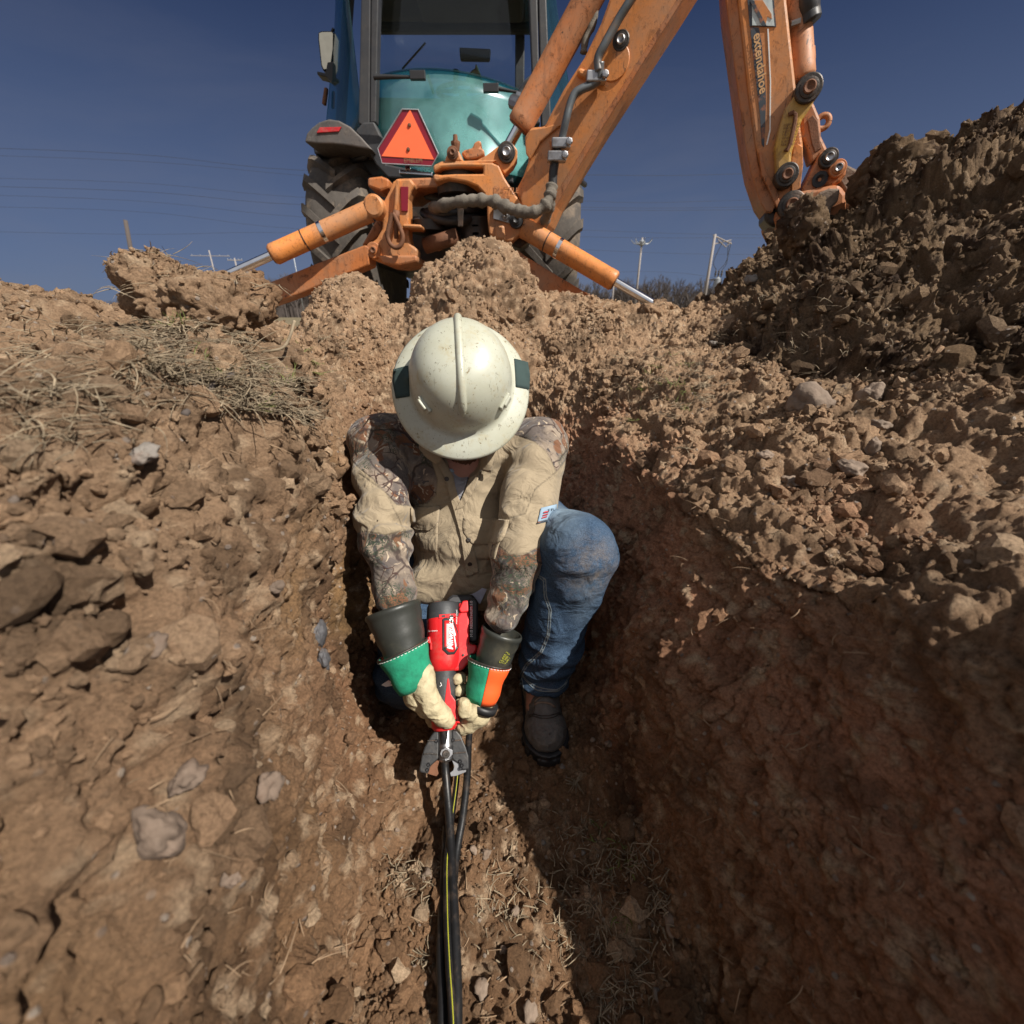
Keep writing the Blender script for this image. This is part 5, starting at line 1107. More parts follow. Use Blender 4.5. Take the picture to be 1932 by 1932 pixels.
def handmesh(chains, k, lo_pad=.03, h=.0024):
    pts = np.array([q for c in chains for q, r in c]); lo = pts.min(0)-lo_pad; hi = pts.max(0)+lo_pad
    def f(p):
        d = None
        for c in chains:
            e = None
            for (q0, r0), (q1, r1) in zip(c[:-1], c[1:]):
                s_ = seg_(p, q0, q1, r0, r1); e = s_ if e is None else smin(e, s_, .006)
            d = e if d is None else smin(d, e, k)
        return d-.0015*(1-2*np.abs(fbm(p*v3(40, 34, 60), 2)))-.0008*fbm(p*90, 2)
    return sdf_mesh(f, lo, hi, h*.85, 2)
q = lambda x, y, s, r: (pp(x, y, s), r)
RH = [[q(786, 1284, .958, .037), q(793, 1308, .965, .036), q(806, 1332, .975, .026)], [q(800, 1272, .952, .024), q(801, 1300, .938, .0235), q(815, 1330, .936, .0225), q(836, 1352, .945, .0195), q(844, 1358, .95, .0175)]]
for k in range(4): RH.append([q(800+2*k, 1287+15*k, .985, .018), q(818, 1276+20*k, 1.035, .0150), q(851, 1271+22*k, 1.045, .0130), q(869+2*k*(k < 3), 1279+22.5*k, 1.015, .0125), q(864+2*k*(k < 3), 1281+22.5*k, .998, .0120)])
V, F = handmesh(RH, .0045); mesh_np('leather_glove', V, F, M['leather'], True, person)
LH = [[q(911, 1320, .992, .031), q(900, 1344, .990, .031), q(884, 1364, .990, .022)], [q(905, 1326, .972, .017), q(889, 1346, .960, .0155), q(877, 1340, .957, .0150), q(875, 1327, .962, .0135)]]
for k in range(4): LH.append([q(888-5*k, 1352+7*k, .990, .016), q(862-4*k, 1352+9*k, 1.03, .0135), q(832, 1340+10*k, 1.045, .0125), q(812, 1330+10*k, 1.02, .012)])
V, F = handmesh(LH, .0045); lgl = mesh_np('leather_glove', V, F, M['leather'], True, person)
c0, c1 = Vector(pp(911, 1330, .985)), Vector(pp(905, 1345, .985)); b = MB(); b.lathe(c0, c1-c0, [(-.007, .030), (-.007, .0355), (.008, .0350), (.008, .030)], 30); b.build('wrist_strap', M['black'], lgl, smooth=True)
b = MB(); b.prism([P(*D_(*z_), s=.99) for z_ in ((305, 905), (345, 880), (365, 888), (350, 905), (395, 895), (403, 930), (385, 905), (330, 915))], (0, .002, .001)); b.build('care_tag', M['white'], gr_)
for i, (s_, hgt) in enumerate((('CLASS 2', .0085), ('17 000 V', .0075), ('TYPE I', .0065))):
    text('glove_lettering', s_, P(*D_(1030+16*i, 770+4*i), s=.955), (.42, .28, .5), (-.5, -.15, .5), hgt, M['yellow_ink'], lg, depth=.001)
# --- hard hat
def ring_surface(name, prof, n, mat, parent, sx=1.0, sf=1.0, bevel=0):
    V = []; m = len(prof)
    for h_, r_, e_ in prof:
        for k in range(n):
            t = 2*math.pi*k/n; ww = 1+e_*(.045*math.cos(2*t)); V.append(H(math.cos(t)*r_*sx, math.sin(t)*r_*(sf+(e_*.03 if math.sin(t) > 0 else 0)), h_-e_*.010*math.cos(t)**2*0))
    F = [(i*n+k, i*n+(k+1) % n, (i+1)*n+(k+1) % n, (i+1)*n+k) for i in range(m-1) for k in range(n)]
    F.append(tuple(range((m-1)*n, m*n)))
    return mesh_np(name, [tuple(v) for v in V], F, mat, True, parent)
hat = empty('hard_hat', Vector(HC)); hat.parent = person; hat.matrix_parent_inverse = parent_world(person).inverted()
Rc = .116
prof = [(-.004, Rc-.012, .3), (-.010, .140, .9), (-.018, .157, 1), (-.019, .160, 1), (-.0165, .161, 1), (-.012, .157, 1), (-.004, .142, .9), (.003, Rc+.010, .3), (.006, Rc+.003, .1)]
for k in range(1, 20):
    t = k/20; prof.append((.008+.128*math.sin(t*math.pi/2)**.92, Rc*math.cos(t*math.pi/2)**.72, 0))
prof.append((.1365, .004, 0))
shell = ring_surface('shell', prof, 96, M['hat'], hat, 1.0, 1.10)
hb = BVHTree.FromPolygons([tuple(v.co) for v in shell.data.vertices], [tuple(p.vertices) for p in shell.data.polygons])
inv = parent_world(hat).inverted()
def on_hat(x, y):
    h = hb.ray_cast(Vector(O_), ray(x, y).normalized()); return h[0], h[1]
rid = []
for t in np.linspace(-1.42, 1.12, 40):
    r_ = Rc*1.10*abs(math.sin(t))**.9*math.copysign(1, t); a_ = .008+.132*math.cos(t)**.8 if math.cos(t) > 0 else 0
    d0 = Vector(H(0, r_, a_)); c0 = Vector(H(0, 0, .02)); hh = hb.ray_cast(c0+(d0-c0).normalized()*.4, -(d0-c0).normalized()); rid.append(hh[0] if hh[0] else d0)
b = MB(); nr = len(rid); b.tube([p_-Vector(ha)*.001 for p_ in rid], [.0088*min(1, .35+min(i, nr-1-i)/4) for i in range(nr)], 12); b.build('ridge', M['hat'], hat, smooth=True)
for (x, y, sx_) in ((801, 764, -1), (951, 758, 1)):
    p_, n_ = on_hat(x, y)
    if p_ is None: continue
    n_ = n_ if n_.y < 0 else -n_; u_ = (Vector(hf)-n_*Vector(hf).dot(n_)).normalized(); w_ = n_.cross(u_)
    Rm = Matrix((w_, u_, n_)).transposed(); b = MB(); b.box(p_+n_*.002, (.020, .040, .008), Rm); b.box(p_+n_*.007-u_*.003, (.016, .026, .007), Rm); b.build('accessory_slot', M['hat'], hat, bevel=.003, seg=3)
for rows in ([((742, 697), (770, 690)), ((741, 720), (772, 715)), ((747, 752), (773, 748))], [((970, 677), (996, 683)), ((972, 705), (1000, 706)), ((973, 730), (999, 735))]):
    patch('grit_tape', rows, .0016, .001, M['tape'], hat, tree_=hb, ncol=5, sub=4, dflt=1.02)
b = MB(); b.tube([Vector(H(math.cos(t)*.100, math.sin(t)*.112, -.012)) for t in np.linspace(0, 2*math.pi, 41)], .006, 8, caps=False); b.build('head_band', M['black'], hat, smooth=True)
# ---------------------------------------------------------------- red cable cutter and the cables
T0 = Vector((-.162, .88, .346)); T1 = Vector((-.1455, .605, .08)); tw = (T1-T0).normalized()
tn_ = (O_-(T0+T1)/2); tn_ = (tn_-tw*tn_.dot(tw)).normalized(); tr_ = tw.cross(tn_)
if tr_.x < 0: tr_ = -tr_
def TP(x, y, off=0):
    d = ray(x, y); q0 = T0+tn_*off; s = (q0-O_).dot(tn_)/d.dot(tn_); return O_+d*s
def TD(x, y, off=0): return TP(*D_(x, y), off)
cut = empty('cable_cutter', TP(842, 1465)); tag(cut, 'red and black battery cable cutter held upright in both gloves', 'power tool')
def tax(y, x=None, off=0):   # point on the axis at photo height y
    return TP(x, y, off)
def tlathe(name, c0, c1, prof, mat, parent=cut, n=32, sq=None, asm=35):
    c0 = Vector(c0); c1 = Vector(c1); d = c1-c0; b = MB(); b.lathe(c0, d, [(h*d.length, r) for h, r in prof], n, ref=tn_); return b.build(name, M[mat], parent, autosm=asm)
def tplate(name, pts, off, th, mat, parent=cut, bevel=.0015, cv=TD):
    b = MB(); b.prism([cv(*p, off) for p in pts], -tn_*th); return b.build(name, M[mat], parent, bevel=bevel)
c = lambda y, x=836, off=0: TP(x, y, off)
house = tlathe('housing', c(1166, 837), c(1268, 839), [(0, .040), (.02, .0415), (.10, .0415), (.60, .041), (.80, .040), (.92, .036), (.98, .030), (1, .024)], 'red_plastic')
cap = tlathe('end_cap', c(1137, 836), c(1168, 837), [(0, .0), (.02, .030), (.08, .0365), (.25, .040), (.75, .0415), (1, .0415)], 'dark_plastic')
tlathe('end_cap_badge', c(1136, 836), c(1140, 836), [(0, .0), (.3, .026), (1, .027)], 'red_plastic', cap)
vent = tplate('vent', [(655, 472), (755, 465), (762, 485), (655, 498)], .0425, .010, 'red_plastic', house, .001)
for x in (672, 720): tplate('vent_slot', [(x, 477), (x+22, 475), (x+22, 486), (x, 489)], .0435, .006, 'black', vent, 0)
# battery foot and battery on the far right side
tplate('battery_mount', [(775, 400), (835, 395), (840, 470), (842, 650), (890, 660), (888, 690), (845, 760), (800, 812), (740, 820), (740, 520), (775, 470)], .020, .050, 'red_plastic', cut, .005)
bat = tplate('battery', [(838, 368), (886, 372), (896, 400), (896, 620), (884, 642), (842, 638)], .012, .075, 'black', cut, .006)
tplate('battery', [(700, 372), (735, 348), (860, 345), (890, 380), (888, 420), (700, 412)], -.012, .050, 'black', cut, .008)
tplate('battery_stripe', [(845, 420), (860, 420), (860, 560), (845, 560)], .0135, .004, 'red_plastic', bat, 0)
text('battery_lettering', 'M18 REDLITHIUM 5.0', TD(861, 610, .0145), -tw, -tr_, .0095, M['white'], bat, depth=.0008)
tplate('battery_release', [(800, 388), (832, 384), (836, 455), (790, 462), (776, 440)], .026, .03, 'red_plastic', bat, .003)
# name window on the housing: a badge curved round the barrel
def curved(name, pts, r, mat, parent, lift, th=.0012):
    ax0 = c(1166, 837); V = []
    def wrap(p):
        q_ = TD(*p, .030); h = (q_-ax0).dot(tw); x = (q_-ax0).dot(tr_); a = max(-1.35, min(1.35, x/r)); return ax0+tw*h+(tr_*math.sin(a)+tn_*math.cos(a))*(r+lift)
    n = len(pts); cx_ = sum(p[0] for p in pts)/n; cy_ = sum(p[1] for p in pts)/n; rings = 4; m = 6; loop = []
    for i in range(n):
        for k in range(m): t = k/m; loop.append((pts[i][0]*(1-t)+pts[(i+1) % n][0]*t, pts[i][1]*(1-t)+pts[(i+1) % n][1]*t))
    N_ = len(loop); V = [wrap((cx_, cy_))]
    for j in range(1, rings+1): V += [wrap((cx_+(x-cx_)*j/rings, cy_+(y-cy_)*j/rings)) for x, y in loop]
    F = [(0, 1+i, 1+(i+1) % N_) for i in range(N_)]+[(1+(j-1)*N_+i, 1+j*N_+i, 1+j*N_+(i+1) % N_, 1+(j-1)*N_+(i+1) % N_) for j in range(1, rings) for i in range(N_)]
    o = mesh_np(name, [tuple(v) for v in V], F, M[mat], True, parent); s = o.modifiers.new('thickness', 'SOLIDIFY'); s.thickness = th; s.offset = 0; return o, wrap
oct1 = [(676, 505), (690, 497), (735, 500), (752, 520), (788, 585), (790, 672), (752, 716), (708, 720), (678, 688)]
fr_, _ = curved('badge_frame', oct1, .0415, 'dark_plastic', house, .0012)
oct2 = [(688, 515), (728, 512), (744, 535), (776, 592), (776, 665), (745, 702), (714, 704), (688, 680)]
bd, wrap = curved('badge', oct2, .0415, 'red_plastic', fr_, .0026)
def wrap_text(name, body, p, hgt, mat, parent, r, lift, shear=0, bold=0):
    """lettering bent round the barrel, reading upwards along the tool"""
    o = text(name, body, TD(*p, .030), -tw, -tr_, hgt, mat, parent, depth=0, shear=shear, bold=bold); ax0 = c(1166, 837)
    for v in o.data.vertices:
        q_ = v.co; h = (q_-ax0).dot(tw); x = (q_-ax0).dot(tr_); a = max(-1.4, min(1.4, x/r)); v.co = ax0+tw*h+(tr_*math.sin(a)+tn_*math.cos(a))*(r+lift)
    return o
wrap_text('badge_lettering', 'Milwaukee', (737, 690), .0185, M['white'], bd, .0415, .0042, shear=.25, bold=.012)
o, _ = curved('badge_flash', [(752, 660), (740, 590), (748, 592), (728, 530), (738, 533), (758, 600), (748, 598), (762, 665), (756, 690)], .0415, 'white', bd, .0040, .0005)
wrap_text('housing_lettering', 'FORCE LOGIC', (776, 530), .0055, M['white'], house, .0415, .0012, bold=.01)
for i, ch in enumerate('MET 09850'):
    if ch != ' ': wrap_text('housing_lettering', ch, (583+8*i, 578), .006, M['white'], house, .0415, .0012) if i in (0, 1, 2, 4, 5, 6, 7, 8) else None
for p in ((728, 517), (697, 678), (766, 676), (803, 720)):
    q_ = (wrap(p) if p[0] < 790 else TD(*p, .021)); b = MB(); n_ = tn_; b.lathe(q_, n_, [(-.001, .0028), (.0022, .0028), (.0026, .001)], 10); b.build('screw', M['iron'], house)
tplate('housing_rib', [(584, 610), (600, 605), (605, 640), (630, 650), (628, 685), (600, 690), (600, 650), (585, 645)], .030, .006, 'red_plastic', house, .002)
# grip
grip = tlathe('grip', c(1262, 838), c(1368, 838), [(0, .029), (.05, .0285), (.3, .0270), (.6, .0262), (.85, .0265), (1, .027)], 'dark_plastic')
ax1 = c(1262, 838)
tplate('grip_insert', [(706, 865), (716, 862), (728, 960), (756, 1000), (760, 1110), (735, 1130), (700, 1070), (688, 1020)], .0278, .006, 'red_plastic', grip, .0015)
tlathe('collar', c(1354, 838), c(1378, 839), [(0, .0275), (.1, .0295), (.7, .029), (.95, .024), (1, .016)], 'red_plastic')
tplate('trigger', [(748, 1010), (772, 1035), (780, 1110), (784, 1140), (750, 1135), (738, 1120)], .012, .024, 'red_plastic', cut, .003)
b = MB(); b.tube([TD(664, 888, .0285), TD(672, 905, .0285), TD(660, 912, .0285)], .0009, 4); b.build('grip_mark', M['white'], grip)
# shaft and jaws
sh = tlathe('steel_shaft', c(1374, 840), c(1436, 841), [(0, .0165), (.02, .0170), (.45, .0170), (.47, .0178), (.56, .0178), (.58, .0168), (.93, .0165), (1, .013)], 'steel')
jl = tplate('jaw', [(632, 1180), (608, 1210), (565, 1285), (548, 1340), (533, 1425), (542, 1440), (588, 1448), (602, 1402), (640, 1368), (652, 1352), (652, 1180)], .010, .020, 'jaw_black', cut, .003)
jr = tplate('jaw', [(735, 1180), (762, 1182), (790, 1215), (822, 1290), (836, 1340), (838, 1420), (795, 1428), (775, 1385), (742, 1365), (733, 1350)], .010, .020, 'jaw_black', cut, .003)
for pts, par in (([(562, 1322), (600, 1318), (645, 1325), (645, 1333), (600, 1327), (562, 1333)], jl), ([(585, 1240), (640, 1238), (640, 1246), (583, 1249)], jl), ([(745, 1240), (790, 1235), (793, 1244), (745, 1248)], jr), ([(742, 1318), (820, 1310), (822, 1319), (742, 1326)], jr)):
    tplate('jaw_rib', pts, .0125, .004, 'iron', par, .0008)
tplate('blade', [(600, 1395), (640, 1366), (660, 1362), (652, 1385), (645, 1410), (652, 1445), (640, 1462), (585, 1446)], .004, .006, 'rust', jl, .0006)
tplate('blade', [(733, 1360), (780, 1376), (800, 1425), (822, 1420), (820, 1436), (760, 1460), (728, 1463), (722, 1440), (742, 1425), (748, 1400)], .004, .006, 'steel', jr, .0006)
for p, par in (((592, 1388), jl), ((585, 1420), jl), ((785, 1368), jr), ((796, 1392), jr), ((790, 1412), jr), ((640, 1245), jl), ((742, 1238), jr)):
    b = MB(); b.lathe(TD(*p, .009), tn_, [(0, .0042), (.003, .0042), (.004, .003), (.0025, .001)], 10); b.build('bolt', M['black'], par, autosm=35)
piv = tplate('pivot_plate', [(697, 1275), (715, 1292), (738, 1300), (738, 1330), (722, 1350), (706, 1358), (703, 1370), (692, 1370), (688, 1356), (672, 1345), (660, 1325), (668, 1300), (684, 1292)], 0.0185, .008, 'steel', cut, .001)
b = MB(); b.lathe(TD(698, 1326, .0185), tn_, [(0, .0085), (.002, .0085), (.003, .007), (.003, .003), (.001, .002), (.001, 0)], 18); b.build('pivot_screw', M['iron'], piv, autosm=30)
# cables
def cable(pts, r, label, stripe=None, grp='black cables in the trench'):
    q_ = spline([P(x, y, z=z) for x, y, z in pts], 10); b = MB(); b.tube(q_, r, 14)
    o = b.build('power_cable', M['cable'], None, smooth=True); tag(o, label, 'cable', grp)
    if stripe is not None:
        b = MB(); sd_ = []
        for i, p_ in enumerate(q_):
            t = (q_[min(i+1, len(q_)-1)]-q_[max(i-1, 0)]).normalized(); up_ = (Vector((stripe, 0, 1))-t*t.dot(Vector((stripe, 0, 1)))).normalized(); sd_.append(p_+up_*(r-.0002))
        b.tube(sd_, .0008, 5); b.build('stripe', M['yellow_ink'], o)
cable([(838, 1340, .19), (838, 1400, .135), (840, 1450, .088), (846, 1520, .052), (851, 1600, .034), (856, 1700, .034), (860, 1800, .032), (862, 1932, .030), (850, 2200, .02)], .0088, 'black power cable running straight down from the jaws of the cutter')
cable([(905, 1240, .12), (893, 1330, .10), (885, 1390, .075), (881, 1470, .060), (873, 1540, .042), (860, 1620, .024), (850, 1740, .020), (845, 1932, .018), (830, 2200, .02)], .0080, 'black power cable coming from behind the right glove and crossing under the others')
cable([(866, 1400, .06), (862, 1470, .040), (853, 1540, .028), (843, 1620, .032), (843, 1720, .040), (847, 1820, .042), (854, 1932, .042), (862, 2200, .04)], .0062, 'black power cable with thin yellow-green stripe on top of the bundle', stripe=.25)
cable([(842, 1560, .020), (836, 1700, .024), (832, 1800, .024), (834, 1932, .024), (820, 2200, .02)], .0082, 'black power cable lowest in the bundle, nearest the left trench wall')
# ---------------------------------------------------------------- loose crumbs, stones, straw
def ico(sub):
    import bmesh
    bm = bmesh.new(); bmesh.ops.create_icosphere(bm, subdivisions=sub, radius=1)
    V = np.array([v.co[:] for v in bm.verts]); F = np.array([[v.index for v in f.verts] for f in bm.faces]); bm.free(); return V, F
rs = np.random.RandomState(21)
def weights(Pn, Nn, flat=.35):
    rel = Pn-np.array([0, 0, CAMZ]); dep = rel[:, 1]*CP-rel[:, 2]*SP
    up_ = rel[:, 1]*SP+rel[:, 2]*CP
    ok = (dep > .22) & (np.abs(rel[:, 0]/np.maximum(dep, .01)) < 1.28) & (np.abs(up_/np.maximum(dep, .01)) < 1.28) & (Pn[:, 1] < 3.0)
    return ok*np.clip(Nn[:, 2]-.05, .10, 1)**1.2/np.maximum(dep, .35)
def crumbs(name, Pn, Nn, count, rlo, rhi, pw, sub, mat, zone, sink=.25, areaw=None, flatn=.28, dark=0):
    w = weights(Pn, Nn)*(1 if areaw is None else areaw)
    w = w*np.clip(fbm(Pn*5+13, 2)*1.4+.6, .05, 2); w /= w.sum()
    idx = rs.choice(len(Pn), count, p=w); r = rlo*(rhi/rlo)**(rs.rand(count)**pw)
    V0, F0 = ico(sub); nv0 = len(V0)
    ax = rs.randn(count, 3, 3); q, _ = np.linalg.qr(ax)
    sc_ = rs.uniform(.6, 1.15, (count, 1, 3))
    VV = np.einsum('nij,kj->nki', q, V0)*1.0
    seed = rs.rand(count, 1, 3)*50
    ns = fbm((V0[None]*1.3+seed).reshape(-1, 3), 2).reshape(count, nv0, 1); ns2 = np.floor(fbm((V0[None]*1.0+seed+9).reshape(-1, 3), 1).reshape(count, nv0, 1)*3)/3
    S = np.einsum('nij,nkj->nki', q, (V0[None]*sc_)*(1+.42*ns+flatn*ns2))
    jit = rs.randn(count, 1, 3)*.0015
    out = S*r[:, None, None]+(Pn[idx]+Nn[idx]*(r*(1-sink)*.6)[:, None])[:, None]+jit
    F = (F0[None]+(np.arange(count)*nv0)[:, None, None]).reshape(-1, 3)
    V = out.reshape(-1, 3)
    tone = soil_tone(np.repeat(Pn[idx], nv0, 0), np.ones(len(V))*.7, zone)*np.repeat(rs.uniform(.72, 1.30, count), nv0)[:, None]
    o = mesh_np(name, V, F, mat, False, attrs={'tone': tone}); tag(o, kind='stuff'); return idx
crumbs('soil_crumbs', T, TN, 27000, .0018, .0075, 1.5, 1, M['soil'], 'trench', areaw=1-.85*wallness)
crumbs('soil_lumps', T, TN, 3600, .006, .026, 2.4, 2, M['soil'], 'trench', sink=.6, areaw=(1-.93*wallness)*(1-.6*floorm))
crumbs('soil_crumbs', HV, HN, 24000, .0025, .012, 1.5, 1, M['soil_dark'], 'heap')
crumbs('soil_lumps', HV, HN, 900, .011, .040, 2.6, 2, M['soil_dark'], 'heap', sink=.5)
crumbs('soil_crumbs', MV, MN, 3200, .003, .011, 1.6, 1, M['soil'], 'trench')
crumbs('soil_lumps', MV, MN, 110, .012, .036, 2.2, 2, M['soil'], 'trench', sink=.5)
_A = np.concatenate([T, HV, MV]); _N = np.concatenate([TN, HN, MN]); _r = _A-np.array([0, 0, CAMZ])
_dep = _r[:, 1]*CP-_r[:, 2]*SP; _ok = (_dep > .12) & ((_N*_r).sum(1) < .02)
_A = _A[_ok]; _N = _N[_ok]; _dep = _dep[_ok]; _r = _r[_ok]
_gx = np.floor((966+FPX*_r[:, 0]/_dep)/8).astype(int); _gy = np.floor((966-FPX*(_r[:, 1]*SP+_r[:, 2]*CP)/_dep)/8).astype(int)
_in = (_gx > -30) & (_gx < 280) & (_gy > -5) & (_gy < 260); _key = np.where(_in, _gy*1000+_gx, -1)
_ord = np.lexsort((_dep, _key)); _ks = _key[_ord]; _first = np.searchsorted(_ks, np.unique(_ks)); _map = dict(zip(np.unique(_ks).tolist(), _ord[_first].tolist()))
def nearest(pt):
    """the first point of the ground along a line of sight"""
    k = int(pt[1]//8)*1000+int(pt[0]//8)
    for q in (k, k+1, k-1, k+1000, k-1000):
        if q in _map: i = _map[q]; return _A[i], _N[i], _dep[i]
    return None
def blades(name, spots, mat, seed, kind='stuff', rad=(.0006, .0012)):
    """spots: (P array, N array, count per spot, length lo, hi, spread, lay)"""
    r_ = np.random.RandomState(seed); V = []; F = []; nb = 0; K = 6
    for p, nrm, cnt, l0, l1, spread, lay in spots:
        for _ in range(cnt):
            o_ = p+r_.randn(3)*spread*np.array([1, 1, .25]); L_ = r_.uniform(l0, l1); a = r_.rand()*6.283
            dirn = np.array([math.cos(a), math.sin(a), 0])*lay+nrm*(1-lay)+r_.randn(3)*.15; dirn /= np.linalg.norm(dirn)
            bend = np.array([r_.randn()*.6, r_.randn()*.6, -r_.rand()*.8]); pts = []; q = o_.copy(); dd = dirn.copy()
            for k in range(K): pts.append(q.copy()); q = q+dd*L_/(K-1); dd = dd+bend*.28; dd /= np.linalg.norm(dd)
            u = np.cross(dirn, [0, 0, 1]); u /= np.linalg.norm(u)+1e-6; w = np.cross(u, dirn); rr = r_.uniform(*rad)*min(1, .35+.65*np.linalg.norm(p-np.array([0, 0, 1.]))/.9)
            for k in range(K):
                s_ = rr*(1-.75*(k/(K-1))**2)
                for th in (0, 2.1, 4.2): V.append(pts[k]+(u*math.cos(th)*1.5+w*math.sin(th)*.7)*s_)
            for k in range(K-1):
                for e in range(3): F.append((nb+k*3+e, nb+k*3+(e+1) % 3, nb+(k+1)*3+(e+1) % 3, nb+(k+1)*3+e))
            nb += K*3
    o = mesh_np(name, np.array(V), np.array(F), mat, True); tag(o, kind=kind); return o
def spots_px(poly, n, cnt, l0, l1, spread, lay, seed):
    r_ = np.random.RandomState(seed); out = []
    xs = [p[0] for p in poly]; ys = [p[1] for p in poly]; tries = 0
    def inside(x, y):
        c = False; j = len(poly)-1
        for i in range(len(poly)):
            xi_, yi_ = poly[i]; xj, yj = poly[j]
            if (yi_ > y) != (yj > y) and x < (xj-xi_)*(y-yi_)/(yj-yi_)+xi_: c = not c
            j = i
        return c
    while len(out) < n and tries < n*6:
        tries += 1; x = r_.uniform(min(xs), max(xs)); y = r_.uniform(min(ys), max(ys))
        if not inside(x, y): continue
        h = nearest((x, y))
        if h is not None: out.append((h[0], h[1], cnt, l0, l1, spread, lay))
    return out
S_ = []
S_ += spots_px([(250, 600), (420, 610), (560, 720), (600, 800), (520, 780), (400, 760), (250, 700)], 100, 16, .02, .075, .012, .75, 1)
S_ += spots_px([(500, 610), (600, 570), (680, 690), (640, 700)], 16, 14, .02, .05, .012, .6, 2)
S_ += spots_px([(1150, 660), (1330, 640), (1400, 700), (1300, 800), (1180, 760)], 42, 12, .02, .055, .014, .75, 3)
S_ += spots_px([(1060, 1540), (1260, 1600), (1270, 1800), (1200, 1932), (1110, 1900), (1060, 1700)], 90, 9, .012, .040, .014, .85, 4)
S_ += spots_px([(720, 1620), (830, 1600), (830, 1850), (740, 1850)], 26, 7, .010, .032, .012, .85, 5)
S_ += spots_px([(880, 1560), (1060, 1600), (1090, 1800), (880, 1800)], 26, 6, .010, .035, .012, .85, 6)
S_ += spots_px([(1350, 600), (1690, 420), (1690, 700), (1350, 720)], 40, 5, .02, .06, .02, .6, 7)
S_ += spots_px([(0, 600), (240, 600), (240, 800), (0, 900)], 30, 12, .02, .06, .02, .7, 8)
blades('dry_grass', S_, M['straw'], 1)
S_ = spots_px([(680, 1350), (1150, 1400), (1300, 1932), (720, 1932)], 60, 2, .01, .045, .01, .92, 11)
S_ += spots_px([(250, 800), (680, 800), (680, 1900), (250, 1900)], 60, 2, .01, .04, .01, .6, 12)
S_ += spots_px([(1150, 800), (1690, 800), (1690, 1900), (1350, 1900)], 70, 2, .01, .04, .01, .6, 13)
blades('loose_straw_and_roots', S_, M['root'], 2, rad=(.0005, .0010))
S_ = spots_px([(300, 600), (600, 640), (600, 860), (420, 760)], 16, 7, .015, .04, .008, .4, 15)+spots_px([(1180, 680), (1330, 660), (1330, 760), (1200, 800)], 14, 8, .015, .04, .010, .5, 16)
S_ += spots_px([(1100, 1550), (1240, 1620), (1200, 1850)], 9, 6, .01, .03, .01, .7, 17)
blades('green_grass', S_, M['grass_green'], 3)
def rock(name, px, size, mat, label, seed, flat=(1, 1, .7), group=None, lift=.2, sharp=.3, cat='stone', tone=None, sub=4, rot=None, pos=None):
    h = nearest(px) if pos is None else (np.array(pos), np.array([0, 0, 1.]), 1)
    if h is None: return
    V0, F0 = ico(sub); r_ = np.random.RandomState(seed); s_ = r_.rand(3)*40
    n1 = fbm(V0*1.1+s_, 2)[:, None]; n2 = facets(V0*1.0+s_+5, 1.1, 2.2)[:, None]; n3 = fbm(V0*5+s_, 3)[:, None]
    V = V0*np.array(flat)*(1+.28*n1+sharp*n2+.05*n3)
    a = rot if rot is not None else r_.rand()*6.28; ca, sa = math.cos(a), math.sin(a)
    V = V @ np.array([[ca, sa, 0], [-sa, ca, 0], [0, 0, 1]])
    V = V*size/2
    o = mesh_np(name, V, F0, mat, True, attrs={'tone': soil_tone(V+h[0], np.ones(len(V))*.7, tone or 'clod')})
    o.location = h[0]+h[1]*size*.5*lift; tag(o, label, cat, group); return o
def clod(name, pos, size, flat, rot, label, seed, mat=M['soil'], sub=6, cat='dirt clod', amp=1.0, zone='clod', group=None, tilt=0):
    V0, F0 = ico(sub); B = V0*np.array(flat); a = rot; ca, sa = math.cos(a), math.sin(a)
    sq = np.abs(V0).max(1)[:, None]; B = B*(1+.22*(1/np.maximum(sq, .5)-1))                # a little blocky
    B = B @ np.array([[ca, sa, 0], [-sa, ca, 0], [0, 0, 1]])*size/2; N_ = V0 @ np.array([[ca, sa, 0], [-sa, ca, 0], [0, 0, 1]])
    q = B*(.25/size)+seed; c1, e1 = clods(q, 14.0); c2, e2 = clods(q+3, 36.0)
    d = (.045*fbm(q*7, 2)+.016*c1+.008*c2+.026*facets(q, 8.0)+.012*fbm(q*40, 4, .62)+.004*fbm(q*120, 2)-.010*np.exp(-(e1/.08)**2))*size/.25*amp
    V = B+N_*d[:, None]; ct, s_t = math.cos(tilt), math.sin(tilt); RT = np.array([[ct, 0, -s_t], [0, 1, 0], [s_t, 0, ct]]); V = V @ RT; N_ = N_ @ RT; o = mesh_np(name, V, F0, mat, True, attrs={'tone': soil_tone(V+np.array(pos), np.ones(len(V))*.7, zone)}); o.location = pos
    tag(o, label, cat, group); return o, V+np.array(pos), N_
so_, cv_, cn_ = clod('sod_clod', (-.620, .93, 1.03), .215, (1.0, .85, .62), -.12, 'large brown sod clod with dry grass on it, on the left bank', 5.0, tilt=.20, amp=.8)
blades('clod_straw', [(cv_[i], cn_[i], 5, .02, .07, .012, .8) for i in np.random.RandomState(4).choice(np.where((cn_[:, 2] > .1) & (cn_[:, 1] < .5))[0], 26)], M['straw'], 8)
crumbs('soil_crumbs', cv_, cn_, 500, .0018, .006, 1.3, 1, M['soil'], 'clod')
crumbs('soil_crumbs', T, TN, 900, .004, .016, 1.5, 2, M['soil'], 'trench', areaw=np.exp(-((B[:, 0]+.60)/.22)**2-((B[:, 1]-.86)/.18)**2))
def put(px_, size, **k):
    h = nearest(px_); return h
g_ = 'loose stones on the right bank'
rock('stone', (1524, 768), .098, M['stone'], 'biggest tan stone on the right bank, with a pale crack across it', 31, flat=(1.15, .8, .8), lift=.25, rot=.2, group=g_)
